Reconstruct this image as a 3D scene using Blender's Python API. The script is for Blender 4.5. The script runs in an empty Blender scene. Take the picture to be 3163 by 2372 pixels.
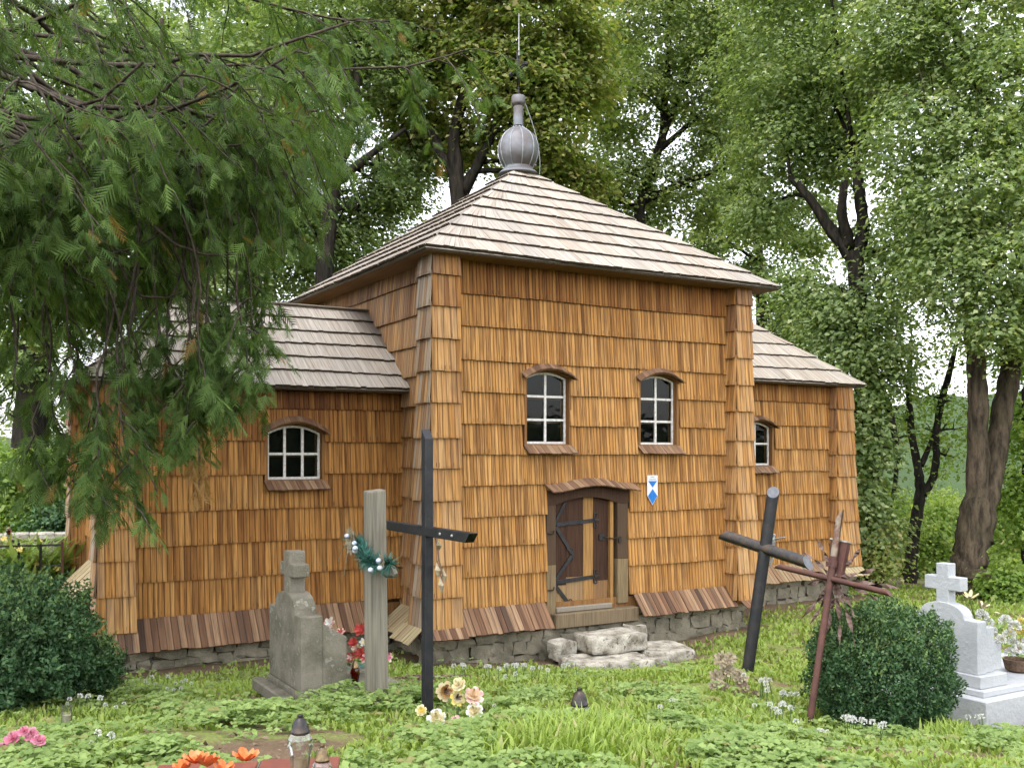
import bpy, bmesh, math, random
import numpy as np
from mathutils import Vector, Matrix, noise

random.seed(11)
RNG = np.random.default_rng(11)
R = math.radians
scene = bpy.context.scene
COL = scene.collection

# ------------------------------------------------------------------ camera
CAM = Vector((-6.489, -13.159, 3.0))
HEAD = 30.384                                   # heading, degrees clockwise from +Y
cd = bpy.data.cameras.new('camera')
cam = bpy.data.objects.new('camera', cd); COL.objects.link(cam)
cam.location = CAM
cam.rotation_euler = (R(90), 0, R(-HEAD))
cd.sensor_width = 36.0
cd.lens = 36.0 * 3060.0 / 3163.0
cd.shift_y = 218.0 / 3163.0
cd.clip_start = 0.1
cd.clip_end = 9000
scene.camera = cam

# ------------------------------------------------------------------ sky and sun (bright overcast day)
SUN_EL, SUN_AZ = R(66), R(236)                  # azimuth clockwise from +Y: behind the camera, to its left
world = bpy.data.worlds.new('World'); scene.world = world
world.use_nodes = True
wt = world.node_tree
bgn = wt.nodes['Background']
sky = wt.nodes.new('ShaderNodeTexSky')
sky.sky_type = 'NISHITA'; sky.sun_disc = False
sky.sun_elevation = SUN_EL; sky.sun_rotation = SUN_AZ
sky.air_density = 1.0; sky.dust_density = 1.5; sky.ozone_density = 1.0
hsv = wt.nodes.new('ShaderNodeHueSaturation'); hsv.inputs['Saturation'].default_value = 0.22
wt.links.new(sky.outputs[0], hsv.inputs['Color'])
wt.links.new(hsv.outputs[0], bgn.inputs['Color'])
bgn.inputs['Strength'].default_value = 0.13
sd = bpy.data.lights.new('sun', 'SUN')
sd.energy = 1.5; sd.angle = R(14); sd.color = (1.0, 0.965, 0.91)
sun = bpy.data.objects.new('sun', sd); COL.objects.link(sun)
sun.rotation_euler = Vector((math.sin(SUN_AZ) * math.cos(SUN_EL), math.cos(SUN_AZ) * math.cos(SUN_EL), math.sin(SUN_EL))).to_track_quat('Z', 'Y').to_euler()
sun.location = (-10, -20, 30)

scene.view_settings.view_transform = 'Standard'
scene.view_settings.look = 'None'
scene.view_settings.exposure = 2.1
scene.view_settings.gamma = 1.0
scene.view_settings.use_curve_mapping = False
cy = scene.cycles
cy.max_bounces = 8; cy.diffuse_bounces = 3; cy.glossy_bounces = 3; cy.transmission_bounces = 6
cy.transparent_max_bounces = 12; cy.volume_bounces = 1
cy.caustics_reflective = False; cy.caustics_refractive = False
cy.use_denoising = True

# ------------------------------------------------------------------ camera-frame helpers (metres to the side, metres ahead)
_s, _c = math.sin(R(HEAD)), math.cos(R(HEAD))
def loc(side, ahead, z=0.0):
    return Vector((CAM.x + side * _c + ahead * _s, CAM.y - side * _s + ahead * _c, z))
def at(px, py, ahead):
    return loc((px - 1581.5) / 3060.0 * ahead, ahead, CAM.z + (1404.0 - py) / 3060.0 * ahead)
def side_ahead(p):
    dx, dy = p[0] - CAM.x, p[1] - CAM.y
    return dx * _c - dy * _s, dx * _s + dy * _c
def proj(p):
    s, a = side_ahead(p)
    return 1581.5 + 3060 * s / a, 1404 - 3060 * (p[2] - CAM.z) / a

# ------------------------------------------------------------------ objects and tags
def link(o, parent=None):
    COL.objects.link(o)
    if parent is not None: o.parent = parent
    return o
def tag(o, label=None, cat=None, group=None, kind=None):
    if label: o['label'] = label
    if cat: o['category'] = cat
    if group: o['group'] = group
    if kind: o['kind'] = kind
    return o
def thing(name, label, cat, p, rz=0.0, group=None):
    o = bpy.data.objects.new(name, None); link(o)
    o.empty_display_size = 0.1
    o.location = p; o.rotation_euler = (0, 0, rz)
    return tag(o, label, cat, group)

class MB:
    """collects faces; build() links them as one mesh object"""
    def __init__(s): s.v = []; s.f = []; s.mi = []; s.uv = []; s.t = []
    def face(s, idx, m=0, uv=None, t=(0.5, 0, 0)):
        s.f.append(tuple(idx)); s.mi.append(m); s.uv.append(uv); s.t.append(t)
    def hexa(s, P, m=0, t=None, uv=None, mb=None, tb=None):
        """P: 4 bottom corners (counter-clockwise from outside-front: in-left, in-right, out-right, out-left), 4 top corners"""
        b = len(s.v); s.v.extend([tuple(p) for p in P])
        t = t or (random.random(), 0, 0)
        L = (Vector(P[4]) - Vector(P[0])).length; W = (Vector(P[1]) - Vector(P[0])).length; D = (Vector(P[3]) - Vector(P[0])).length
        o = float(random.randint(1, 60))
        q = [(o, 0), (o + W, 0), (o + W, L), (o, L)]
        F = [((0, 3, 2, 1), [(o, 0), (o, D * .3), (o + W, D * .3), (o + W, 0)]), ((4, 5, 6, 7), [(o, L), (o + W, L), (o + W, L + D), (o, L + D)]),
             ((3, 7, 6, 2), [(o, 0), (o, L), (o + W, L), (o + W, 0)]), ((1, 5, 4, 0), [(o + W, 0), (o + W, L), (o, L), (o, 0)]),
             ((0, 4, 7, 3), [(o, 0), (o, L), (o + D, L), (o + D, 0)]), ((2, 6, 5, 1), [(o, 0), (o, L), (o + D, L), (o + D, 0)])]
        for k, (ix, u) in enumerate(F):
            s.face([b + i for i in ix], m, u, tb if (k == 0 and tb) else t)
    def box(s, x0, x1, y0, y1, z0, z1, m=0, t=None):
        s.hexa([(x0, y1, z0), (x1, y1, z0), (x1, y0, z0), (x0, y0, z0), (x0, y1, z1), (x1, y1, z1), (x1, y0, z1), (x0, y0, z1)], m, t)
    def bar(s, a, b, w, h, up=(0, 0, 1), m=0, t=None):
        """square bar from a to b"""
        a = Vector(a); b = Vector(b); d = (b - a).normalized(); up = Vector(up)
        x = d.cross(up)
        if x.length < 1e-4: x = d.cross(Vector((1, 0, 0)))
        x.normalize(); y = x.cross(d).normalized()
        x *= w / 2; y *= h / 2
        s.hexa([a - x + y, a + x + y, a + x - y, a - x - y, b - x + y, b + x + y, b + x - y, b - x - y], m, t)
    def tube(s, pts, rad, n=8, m=0, caps=True, t=(0.5, 0, 0)):
        pts = [Vector(p) for p in pts]
        if not hasattr(rad, '__len__'): rad = [rad] * len(pts)
        b = len(s.v); up = Vector((0.13, 0.31, 0.94)); L = 0; ls = []
        x = None
        for i, p in enumerate(pts):
            d = (pts[min(i + 1, len(pts) - 1)] - pts[max(i - 1, 0)])
            if d.length < 1e-9: d = Vector((0, 0, 1))
            d.normalize()
            if x is None:
                x = d.cross(up)
                if x.length < 0.05: x = d.cross(Vector((1, 0, 0)))
            else: x = x - d * x.dot(d)
            x.normalize(); y = d.cross(x)
            if i: L += (p - pts[i - 1]).length
            ls.append(L)
            for k in range(n):
                a = 2 * math.pi * k / n
                s.v.append(tuple(p + (x * math.cos(a) + y * math.sin(a)) * rad[i]))
        for i in range(len(pts) - 1):
            for k in range(n):
                k2 = (k + 1) % n
                u0, u1 = k / n * .5, (k + 1) / n * .5
                s.face((b + i * n + k, b + i * n + k2, b + (i + 1) * n + k2, b + (i + 1) * n + k), m, [(u0, ls[i]), (u1, ls[i]), (u1, ls[i + 1]), (u0, ls[i + 1])], t)
        if caps:
            s.face([b + k for k in range(n)][::-1], m, None, t)
            s.face([b + (len(pts) - 1) * n + k for k in range(n)], m, None, t)
    def lathe(s, prof, c=(0, 0, 0), n=16, m=0, fr=None, caps=True, t=(0.5, 0, 0)):
        b = len(s.v)
        for (r, z) in prof:
            for k in range(n):
                a = 2 * math.pi * k / n
                q = r * (fr(a, z) if fr else 1)
                s.v.append((c[0] + q * math.cos(a), c[1] + q * math.sin(a), c[2] + z))
        for i in range(len(prof) - 1):
            for k in range(n):
                k2 = (k + 1) % n
                s.face((b + i * n + k, b + i * n + k2, b + (i + 1) * n + k2, b + (i + 1) * n + k), m,
                       [(k / n, prof[i][1]), ((k + 1) / n, prof[i][1]), ((k + 1) / n, prof[i + 1][1]), (k / n, prof[i + 1][1])], t)
        if caps:
            if prof[0][0] > 1e-4: s.face([b + k for k in range(n)][::-1], m, None, t)
            if prof[-1][0] > 1e-4: s.face([b + (len(prof) - 1) * n + k for k in range(n)], m, None, t)
    def prism(s, poly, o, ax, ay, ext, m=0, t=(0.5, 0, 0)):
        """polygon (counter-clockwise in ax, ay) swept along ext"""
        o = Vector(o); ax = Vector(ax); ay = Vector(ay); ext = Vector(ext)
        b = len(s.v); n = len(poly)
        for (x, y) in poly: s.v.append(tuple(o + ax * x + ay * y))
        for (x, y) in poly: s.v.append(tuple(o + ax * x + ay * y + ext))
        flip = ax.cross(ay).dot(ext) < 0
        A = [b + i for i in range(n)]; B = [b + n + i for i in range(n)]
        s.face(A if flip else A[::-1], m, None, t); s.face(B[::-1] if flip else B, m, None, t)
        for i in range(n):
            j = (i + 1) % n
            q = (A[i], A[j], B[j], B[i])
            s.face(q[::-1] if flip else q, m, [(poly[i][0], 0), (poly[j][0], 0), (poly[j][0], 1), (poly[i][0], 1)][::(-1 if flip else 1)], t)
    def build(s, name, mats, parent=None, smooth=False, bevel=0, seg=1, p=None):
        me = bpy.data.meshes.new(name)
        me.from_pydata(s.v, [], s.f)
        if not isinstance(mats, (list, tuple)): mats = [mats]
        for m in mats: me.materials.append(m)
        if len(mats) > 1: me.polygons.foreach_set('material_index', s.mi)
        uvl = me.uv_layers.new(name='uv')
        flat = []
        for f, u in zip(s.f, s.uv):
            if u is None: u = [(s.v[i][0] + s.v[i][2] * .3, s.v[i][1] + s.v[i][2]) for i in f]
            for q in u: flat.extend(q)
        uvl.data.foreach_set('uv', flat)
        at_ = me.attributes.new('tint', 'FLOAT_COLOR', 'CORNER')
        tl = []
        for f, t in zip(s.f, s.t):
            for _ in f: tl.extend((t[0], t[1], t[2], 1.0))
        at_.data.foreach_set('color', tl)
        if bevel:
            bm = bmesh.new(); bm.from_mesh(me)
            bmesh.ops.remove_doubles(bm, verts=bm.verts, dist=1e-5)
            es = [e for e in bm.edges if len(e.link_faces) == 2 and e.calc_face_angle(0) > 0.5]
            bmesh.ops.bevel(bm, geom=es, offset=bevel, segments=seg, profile=0.6, affect='EDGES')
            bm.to_mesh(me); bm.free()
        if smooth:
            me.polygons.foreach_set('use_smooth', [True] * len(me.polygons))
            if smooth == 'auto':
                try: me.set_sharp_from_angle(angle=R(40))
                except Exception: pass
        me.update()
        o = bpy.data.objects.new(name, me); link(o, parent)
        if p is not None: o.location = p
        return o

def leaf_mesh(name, C, A, N, Ln, Wd, tint, mat, parent=None, fold=0.25, p=None):
    """many leaves: centre, axis, normal, length, width per leaf; two triangles each, folded along the midrib"""
    C = np.asarray(C, float); A = np.asarray(A, float); N = np.asarray(N, float); n = len(C)
    A /= np.linalg.norm(A, axis=1, keepdims=True) + 1e-9
    S = np.cross(A, N); S /= np.linalg.norm(S, axis=1, keepdims=True) + 1e-9
    Nn = np.cross(S, A)
    Ln = np.broadcast_to(np.asarray(Ln, float), (n,))[:, None]; Wd = np.broadcast_to(np.asarray(Wd, float), (n,))[:, None]
    V = np.empty((n, 4, 3))
    V[:, 0] = C - A * Ln * .5
    V[:, 1] = C - A * Ln * .06 + S * Wd * .5 + Nn * Wd * fold
    V[:, 2] = C + A * Ln * .5 - Nn * Wd * fold * .6
    V[:, 3] = C - A * Ln * .06 - S * Wd * .5 + Nn * Wd * fold
    me = bpy.data.meshes.new(name)
    me.vertices.add(n * 4); me.vertices.foreach_set('co', V.reshape(-1).astype(np.float32))
    base = np.arange(n)[:, None] * 4
    tri = np.concatenate([base + np.array([0, 1, 2]), base + np.array([0, 2, 3])], 1).reshape(-1)
    me.loops.add(n * 6); me.loops.foreach_set('vertex_index', tri.astype(np.int32))
    me.polygons.add(n * 2); me.polygons.foreach_set('loop_start', np.arange(0, n * 6, 3, dtype=np.int32))
    me.materials.append(mat)
    me.update(calc_edges=True)
    a = me.attributes.new('tint', 'FLOAT_COLOR', 'POINT')
    T = np.ones((n, 4, 4), np.float32); T[:, :, :3] = np.asarray(tint, np.float32)[:, None, :]
    a.data.foreach_set('color', T.reshape(-1))
    o = bpy.data.objects.new(name, me); link(o, parent)
    if p is not None: o.location = p
    return o

def tri_mesh(name, V, F, tint, mat, parent=None):
    """raw triangles with a tint per vertex"""
    me = bpy.data.meshes.new(name)
    V = np.asarray(V, np.float32); F = np.asarray(F, np.int32)
    me.vertices.add(len(V)); me.vertices.foreach_set('co', V.reshape(-1))
    me.loops.add(F.size); me.loops.foreach_set('vertex_index', F.reshape(-1))
    me.polygons.add(len(F)); me.polygons.foreach_set('loop_start', np.arange(0, F.size, 3, dtype=np.int32))
    me.materials.append(mat); me.update(calc_edges=True)
    a = me.attributes.new('tint', 'FLOAT_COLOR', 'POINT')
    T = np.ones((len(V), 4), np.float32); T[:, :3] = tint
    a.data.foreach_set('color', T.reshape(-1))
    o = bpy.data.objects.new(name, me); link(o, parent)
    return o

# ------------------------------------------------------------------ materials
def newmat(name):
    m = bpy.data.materials.new(name); m.use_nodes = True
    nt = m.node_tree; b = nt.nodes['Principled BSDF']
    return m, nt, b
def N(nt, typ, **kw):
    n = nt.nodes.new(typ)
    for k, v in kw.items():
        if k.startswith('i_'): n.inputs[int(k[2:])].default_value = v
        else: setattr(n, k, v)
    return n
def ramp(nt, fac, stops):
    r = nt.nodes.new('ShaderNodeValToRGB'); e = r.color_ramp.elements
    while len(e) < len(stops): e.new(0.5)
    for q, (p, c) in zip(e, stops): q.position = p; q.color = (*c, 1)
    nt.links.new(fac, r.inputs['Fac']); return r.outputs['Color']
def mixc(nt, a, b, fac, mode='MIX'):
    m = nt.nodes.new('ShaderNodeMix'); m.data_type = 'RGBA'; m.blend_type = mode
    for s, v in (('A', a), ('B', b)):
        sock = [i for i in m.inputs if i.name == s and i.type == 'RGBA'][0]
        if isinstance(v, tuple): sock.default_value = (*v[:3], 1)
        else: nt.links.new(v, sock)
    if isinstance(fac, (int, float)): m.inputs[0].default_value = fac
    else: nt.links.new(fac, m.inputs[0])
    return [o for o in m.outputs if o.type == 'RGBA'][0]
def math_(nt, op, a, b=None, clamp=False):
    m = nt.nodes.new('ShaderNodeMath'); m.operation = op; m.use_clamp = clamp
    for i, v in enumerate((a, b)):
        if v is None: continue
        if isinstance(v, (int, float)): m.inputs[i].default_value = v
        else: nt.links.new(v, m.inputs[i])
    return m.outputs[0]
def noise_(nt, vec, scale, detail=3, rough=.55, dist=0):
    n = nt.nodes.new('ShaderNodeTexNoise'); n.inputs['Scale'].default_value = scale
    n.inputs['Detail'].default_value = detail; n.inputs['Roughness'].default_value = rough; n.inputs['Distortion'].default_value = dist
    if vec is not None: nt.links.new(vec, n.inputs['Vector'])
    return n.outputs['Fac']
def mapping(nt, vec, scale=(1, 1, 1)):
    m = nt.nodes.new('ShaderNodeMapping'); m.inputs['Scale'].default_value = scale
    nt.links.new(vec, m.inputs['Vector']); return m.outputs[0]
def bump(nt, b, h, strength=.3, dist=.01):
    n = nt.nodes.new('ShaderNodeBump'); n.inputs['Strength'].default_value = strength; n.inputs['Distance'].default_value = dist
    nt.links.new(h, n.inputs['Height']); nt.links.new(n.outputs[0], b.inputs['Normal'])
def objco(nt):
    return nt.nodes.new('ShaderNodeTexCoord').outputs['Object']
def geo(nt):
    return nt.nodes.new('ShaderNodeNewGeometry').outputs['Position']
def tint_(nt):
    a = nt.nodes.new('ShaderNodeAttribute'); a.attribute_name = 'tint'
    s = nt.nodes.new('ShaderNodeSeparateColor'); nt.links.new(a.outputs['Color'], s.inputs[0])
    return s.outputs

def wood(name, stops, dark, grey, streak=.5, rough=.75, nails=False, sx=55.0, edge=0.0):
    """boards: tint.r picks the board's own tone, tint.g how far it has gone dark, tint.b how far it has gone grey"""
    m, nt, b = newmat(name)
    uv = nt.nodes.new('ShaderNodeUVMap'); uv.uv_map = 'uv'
    T = tint_(nt)
    c = ramp(nt, T[0], stops)
    g1 = noise_(nt, mapping(nt, uv.outputs[0], (sx, 1.6, 1)), 1.0, 4, .6)
    g2 = noise_(nt, mapping(nt, uv.outputs[0], (18, .9, 1)), 1.0, 3, .6)
    g3 = noise_(nt, mapping(nt, uv.outputs[0], (170, 3.0, 1)), 1.0, 2, .5)
    d1 = ramp(nt, g2, [(.46, (0, 0, 0)), (.72, (1, 1, 1))])
    c = mixc(nt, c, dark, math_(nt, 'MULTIPLY', d1, streak))
    c = mixc(nt, c, ramp(nt, g1, [(.3, (.5, .44, .40)), (.52, (.95, .94, .92)), (.7, (1.25, 1.22, 1.18))]), .8, 'MULTIPLY')
    c = mixc(nt, c, ramp(nt, g3, [(.35, (.82, .8, .78)), (.6, (1.05, 1.05, 1.05))]), .6, 'MULTIPLY')
    c = mixc(nt, c, dark, T[1])
    c = mixc(nt, c, grey, T[2])
    if edge:
        # dirt and tannin gathered along one long edge of every board
        sp = nt.nodes.new('ShaderNodeSeparateXYZ'); nt.links.new(uv.outputs[0], sp.inputs[0])
        fx = math_(nt, 'FRACT', sp.outputs[0])
        wob = math_(nt, 'MULTIPLY', g2, .012)
        ed = math_(nt, 'LESS_THAN', fx, wob); ed2 = ramp(nt, math_(nt, 'MULTIPLY', fx, 45.0), [(.0, (1, 1, 1)), (.75, (0, 0, 0))])
        c = mixc(nt, c, dark, math_(nt, 'MULTIPLY', ed2, edge))
    if nails:
        sep = nt.nodes.new('ShaderNodeSeparateXYZ'); nt.links.new(uv.outputs[0], sep.inputs[0])
        k = noise_(nt, mapping(nt, uv.outputs[0], (40, 0.0, 1)), 1.0, 1, .5)
        k = math_(nt, 'GREATER_THAN', k, .63)
        k2 = math_(nt, 'COMPARE', sep.outputs[1], .055); nt.nodes[-1].inputs[2].default_value = .028
        c = mixc(nt, c, (.03, .018, .01), math_(nt, 'MULTIPLY', math_(nt, 'MULTIPLY', k, k2), .75))
        # darker foot of every shingle
        ft = ramp(nt, sep.outputs[1], [(.0, (.62, .55, .5)), (.05, (1, 1, 1))])
        c = mixc(nt, c, ft, .35, 'MULTIPLY')
    nt.links.new(c, b.inputs['Base Color'])
    b.inputs['Roughness'].default_value = rough
    b.inputs['Specular IOR Level'].default_value = .25
    bump(nt, b, mixc(nt, g1, g3, .4), .5, .006)
    return m

M = {}
M['shingle'] = wood('shingle_wood', [(0, (.70, .385, .138)), (.4, (.565, .275, .078)), (.75, (.385, .162, .041)), (1, (.22, .082, .023))], (.075, .024, .009), (.44, .38, .30), .78, nails=True, edge=.62)
M['roof'] = wood('roof_wood', [(0, (.63, .565, .49)), (.5, (.57, .505, .43)), (1, (.51, .43, .35))], (.075, .052, .038), (.36, .33, .30), .22, rough=.8, edge=.3)
M['skirt'] = wood('skirt_wood', [(0, (.44, .285, .17)), (.4, (.34, .195, .11)), (.75, (.20, .105, .060)), (1, (.12, .062, .040))], (.055, .035, .028), (.50, .42, .24), .6, edge=.6)
M['board'] = wood('board_wood', [(0, (.36, .19, .07)), (1, (.28, .13, .045))], (.10, .045, .02), (.3, .28, .24), .5)
M['soffit'] = wood('soffit_wood', [(0, (.36, .22, .12)), (1, (.28, .16, .085))], (.12, .07, .04), (.3, .28, .24), .5)
M['door_dark'] = wood('door_dark_wood', [(0, (.085, .040, .022)), (1, (.055, .027, .016))], (.02, .012, .008), (.2, .15, .09), .5)
M['door_light'] = wood('door_light_wood', [(0, (.46, .25, .085)), (1, (.36, .19, .065))], (.13, .06, .025), (.3, .25, .17), .35)
M['beam'] = wood('old_beam_wood', [(0, (.30, .22, .12)), (1, (.22, .15, .08))], (.07, .045, .028), (.33, .3, .25), .6)
M['post_wood'] = wood('weathered_post_wood', [(0, (.30, .27, .21)), (1, (.25, .225, .17))], (.06, .056, .035), (.38, .37, .33), .8, sx=40)

def plain(name, c1, c2, scale=8, rough=.6, metal=0, bmp=.2, bscale=60, bdist=.004, spec=.4, detail=4, speck=None):
    m, nt, b = newmat(name)
    g = geo(nt)
    n = noise_(nt, g, scale, detail, .6)
    nt.links.new(mixc(nt, c1, c2, ramp(nt, n, [(.38, (0, 0, 0)), (.64, (1, 1, 1))])), b.inputs['Base Color'])
    if speck:
        sc, col, amt, lo = speck
        sn = ramp(nt, noise_(nt, g, sc, 5, .7), [(lo, (0, 0, 0)), (lo + .06, (1, 1, 1))])
        base = b.inputs['Base Color'].links[0].from_socket
        nt.links.new(mixc(nt, base, col, math_(nt, 'MULTIPLY', sn, amt)), b.inputs['Base Color'])
    b.inputs['Roughness'].default_value = rough; b.inputs['Metallic'].default_value = metal
    b.inputs['Specular IOR Level'].default_value = spec
    if bmp: bump(nt, b, noise_(nt, g, bscale, 3, .6), bmp, bdist)
    return m
M['white_frame'] = plain('white_flaking_paint', (.82, .81, .79), (.62, .55, .47), 22, .6, spec=.3, detail=6)
M['iron'] = plain('black_iron', (.022, .023, .026), (.045, .04, .038), 14, .45, 0, .3, 120)
M['steel_black'] = plain('black_painted_steel', (.020, .021, .024), (.034, .033, .035), 9, .42, 0, .2, 120, .002, .4, 5, (22, (.12, .055, .028), .8, .64))
M['pipe'] = plain('black_pipe_paint', (.026, .027, .030), (.046, .042, .040), 9, .5, 0, .25, 90, .004, .4, 4, (14, (.12, .06, .035), .7, .62))
M['pipe_worn'] = plain('worn_pipe_paint', (.055, .057, .062), (.12, .085, .06), 13, .5, 0, .25, 90)
M['sawn'] = plain('sawn_pipe_cap', (.17, .175, .19), (.12, .12, .13), 18, .5, 0, .2, 90)
M['rust'] = plain('rust_primer', (.155, .068, .052), (.10, .048, .038), 12, .65, 0, .3, 80)
M['rust_pale'] = plain('worn_pale_rust', (.36, .29, .22), (.19, .10, .07), 16, .7, 0, .3, 60)
M['rust_ray'] = plain('rusted_sheet', (.24, .16, .135), (.15, .085, .065), 25, .6, .2, .3, 60)
M['alu'] = plain('bare_metal', (.62, .61, .6), (.42, .40, .38), 30, .45, .4, .2, 60)
M['copper'] = plain('weathered_sheet_metal', (.27, .285, .31), (.19, .165, .16), 2.6, .5, .45, .12, 25, .01)
M['seam'] = plain('seam_metal', (.44, .455, .47), (.34, .34, .36), 10, .45, .6, 0)
M['concrete'] = plain('old_concrete', (.28, .25, .195), (.135, .125, .085), 4.5, .9, 0, .8, 70, .012, .2, 7, (9, (.42, .40, .34), .6, .58))
M['stone'] = plain('foundation_stone', (.36, .315, .23), (.19, .17, .12), 3.0, .9, 0, .8, 28, .02, .2, 6)
M['mortar'] = plain('foundation_mortar', (.14, .125, .10), (.085, .078, .06), 5, .95, 0, .8, 40, .02, .1)
M['step'] = plain('pale_limestone', (.70, .65, .55), (.27, .235, .18), 4.2, .9, 0, .9, 30, .02, .2, 7, (16, (.07, .06, .045), .75, .56))
M['white_tomb'] = plain('white_painted_plaster', (.55, .56, .57), (.46, .475, .495), 2.0, .55, 0, .7, 22, .012, .35, 4, (7, (.40, .40, .36), .5, .60))
M['red_tile'] = plain('red_stone_slab', (.30, .105, .075), (.23, .085, .065), 9, .35, 0, .1, 60)
def barkmat(name, c1, c2):
    m, nt, b = newmat(name); g = mapping(nt, geo(nt), (1, 1, .22))
    n = noise_(nt, g, 9, 5, .65); n2 = noise_(nt, geo(nt), 1.3, 3, .6)
    c = mixc(nt, c2, c1, ramp(nt, n, [(.36, (0, 0, 0)), (.62, (1, 1, 1))])); c = mixc(nt, c, ramp(nt, n2, [(.35, (.65, .7, .6)), (.65, (1.2, 1.15, 1.1))]), .8, 'MULTIPLY')
    nt.links.new(c, b.inputs['Base Color']); b.inputs['Roughness'].default_value = .95; b.inputs['Specular IOR Level'].default_value = .1
    bump(nt, b, n, 1.0, .06); return m
M['bark'] = barkmat('bark', (.15, .115, .08), (.045, .036, .028))
M['bark_dark'] = barkmat('dark_bark', (.06, .05, .04), (.02, .018, .016))
M['thuja_bark'] = plain('thuja_bark', (.13, .105, .08), (.065, .05, .038), 18, .9, 0, .8, 60, .01, .2)
M['sign_white'] = plain('sign_white_enamel', (.80, .81, .82), (.78, .79, .8), 6, .35, 0, 0)
M['sign_blue'] = plain('sign_blue_enamel', (.012, .16, .56), (.02, .22, .64), 24, .35, 0, 0)
M['sign_ink'] = plain('sign_grey_ink', (.30, .30, .31), (.34, .34, .35), 60, .6, 0, 0)
M['dark'] = plain('painted_dark', (.004, .004, .004), (.008, .007, .006), 6, .9, 0, 0)
M['wax'] = plain('candle_wax', (.80, .74, .58), (.74, .60, .36), 9, .5, 0, 0)
M['lid_black'] = plain('smoked_lid', (.035, .036, .042), (.10, .075, .055), 18, .35, .4, 0)
M['lid_gold'] = plain('golden_lid', (.38, .26, .12), (.12, .09, .06), 20, .35, .7, 0)
M['dried'] = plain('dried_flower', (.52, .43, .29), (.32, .26, .17), 30, .9, 0, 0)
M['dried_dark'] = plain('dried_dark_flower', (.15, .09, .065), (.25, .17, .11), 40, .9, 0, 0)

def glass(name, tint, fac=.12, pale_refl=0):
    m, nt, b = newmat(name); nt.nodes.remove(b)
    tr = nt.nodes.new('ShaderNodeBsdfTransparent'); tr.inputs[0].default_value = (*tint, 1)
    gl = nt.nodes.new('ShaderNodeBsdfGlossy'); gl.inputs['Roughness'].default_value = .03; gl.inputs[0].default_value = (1, 1, 1, 1)
    fr = nt.nodes.new('ShaderNodeFresnel'); fr.inputs[0].default_value = 1.44
    mx = nt.nodes.new('ShaderNodeMixShader')
    wav = noise_(nt, geo(nt), 3.0, 2, .5)
    bp = nt.nodes.new('ShaderNodeBump'); bp.inputs['Strength'].default_value = .15; bp.inputs['Distance'].default_value = .02
    nt.links.new(wav, bp.inputs['Height']); nt.links.new(bp.outputs[0], gl.inputs['Normal'])
    nt.links.new(math_(nt, 'ADD', fr.outputs[0], fac, True), mx.inputs[0])
    nt.links.new(tr.outputs[0], mx.inputs[1]); nt.links.new(gl.outputs[0], mx.inputs[2])
    if pale_refl:  # diffuse white mixed in to stand for pale reflections on the glass
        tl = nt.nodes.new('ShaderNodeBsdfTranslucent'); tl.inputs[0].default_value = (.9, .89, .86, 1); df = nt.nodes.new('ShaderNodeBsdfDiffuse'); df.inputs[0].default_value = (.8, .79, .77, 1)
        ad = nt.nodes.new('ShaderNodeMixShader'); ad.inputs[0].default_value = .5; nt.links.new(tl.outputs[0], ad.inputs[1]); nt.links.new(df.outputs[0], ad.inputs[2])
        m2 = nt.nodes.new('ShaderNodeMixShader'); m2.inputs[0].default_value = pale_refl; nt.links.new(mx.outputs[0], m2.inputs[1]); nt.links.new(ad.outputs[0], m2.inputs[2]); mx = m2
    nt.links.new(mx.outputs[0], nt.nodes['Material Output'].inputs[0])
    return m
M['pane'] = glass('window_glass', (.72, .76, .74), -.012)
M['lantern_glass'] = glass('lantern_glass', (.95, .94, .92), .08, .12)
M['red_glass'] = glass('red_lantern_glass', (.42, .02, .025), .05)

def leafmat(name, c0, c1, c2, trans=.35, gloss=.35, tr_gain=1.5, rough=.5):
    """tint.r: tone from c0 (dark) to c1 (light); tint.g: share of c2 (turned, rusty or young leaves)"""
    m, nt, b = newmat(name)
    T = tint_(nt)
    c = mixc(nt, c0, c1, T[0]); c = mixc(nt, c, c2, T[1])
    nt.links.new(c, b.inputs['Base Color'])
    b.inputs['Roughness'].default_value = rough; b.inputs['Specular IOR Level'].default_value = gloss
    tl = nt.nodes.new('ShaderNodeBsdfTranslucent')
    nt.links.new(mixc(nt, c, (tr_gain, tr_gain * 1.05, tr_gain * .45), 1.0, 'MULTIPLY'), tl.inputs[0])
    mx = nt.nodes.new('ShaderNodeMixShader'); mx.inputs[0].default_value = trans
    nt.links.new(b.outputs[0], mx.inputs[1]); nt.links.new(tl.outputs[0], mx.inputs[2])
    nt.links.new(mx.outputs[0], nt.nodes['Material Output'].inputs[0])
    return m
M['linden'] = leafmat('linden_leaves', (.145, .22, .08), (.37, .46, .20), (.52, .55, .29), .45)
M['chestnut'] = leafmat('chestnut_leaves', (.13, .20, .045), (.31, .39, .10), (.47, .42, .18), .45)
M['brush'] = leafmat('brush_leaves', (.15, .25, .045), (.34, .47, .12), (.46, .50, .16), .45)
M['thuja'] = leafmat('thuja_sprays', (.065, .12, .032), (.20, .30, .085), (.40, .23, .09), .36, .1)
M['box'] = leafmat('box_leaves', (.035, .095, .038), (.125, .235, .090), (.28, .38, .12), .25, .3, 1.3, .5)
M['weed'] = leafmat('weed_leaves', (.20, .295, .085), (.385, .50, .17), (.34, .30, .12), .3, .2)
M['grass'] = leafmat('grass_blades', (.24, .34, .065), (.43, .54, .14), (.50, .46, .22), .35, .15)
M['stem'] = plain('green_stem', (.10, .18, .05), (.13, .2, .06), 20, .6, 0, 0)
def petal(name, c1, c2):
    m = plain(name, c1, c2, 28, .65, 0, 0, spec=.2); return m
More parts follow.
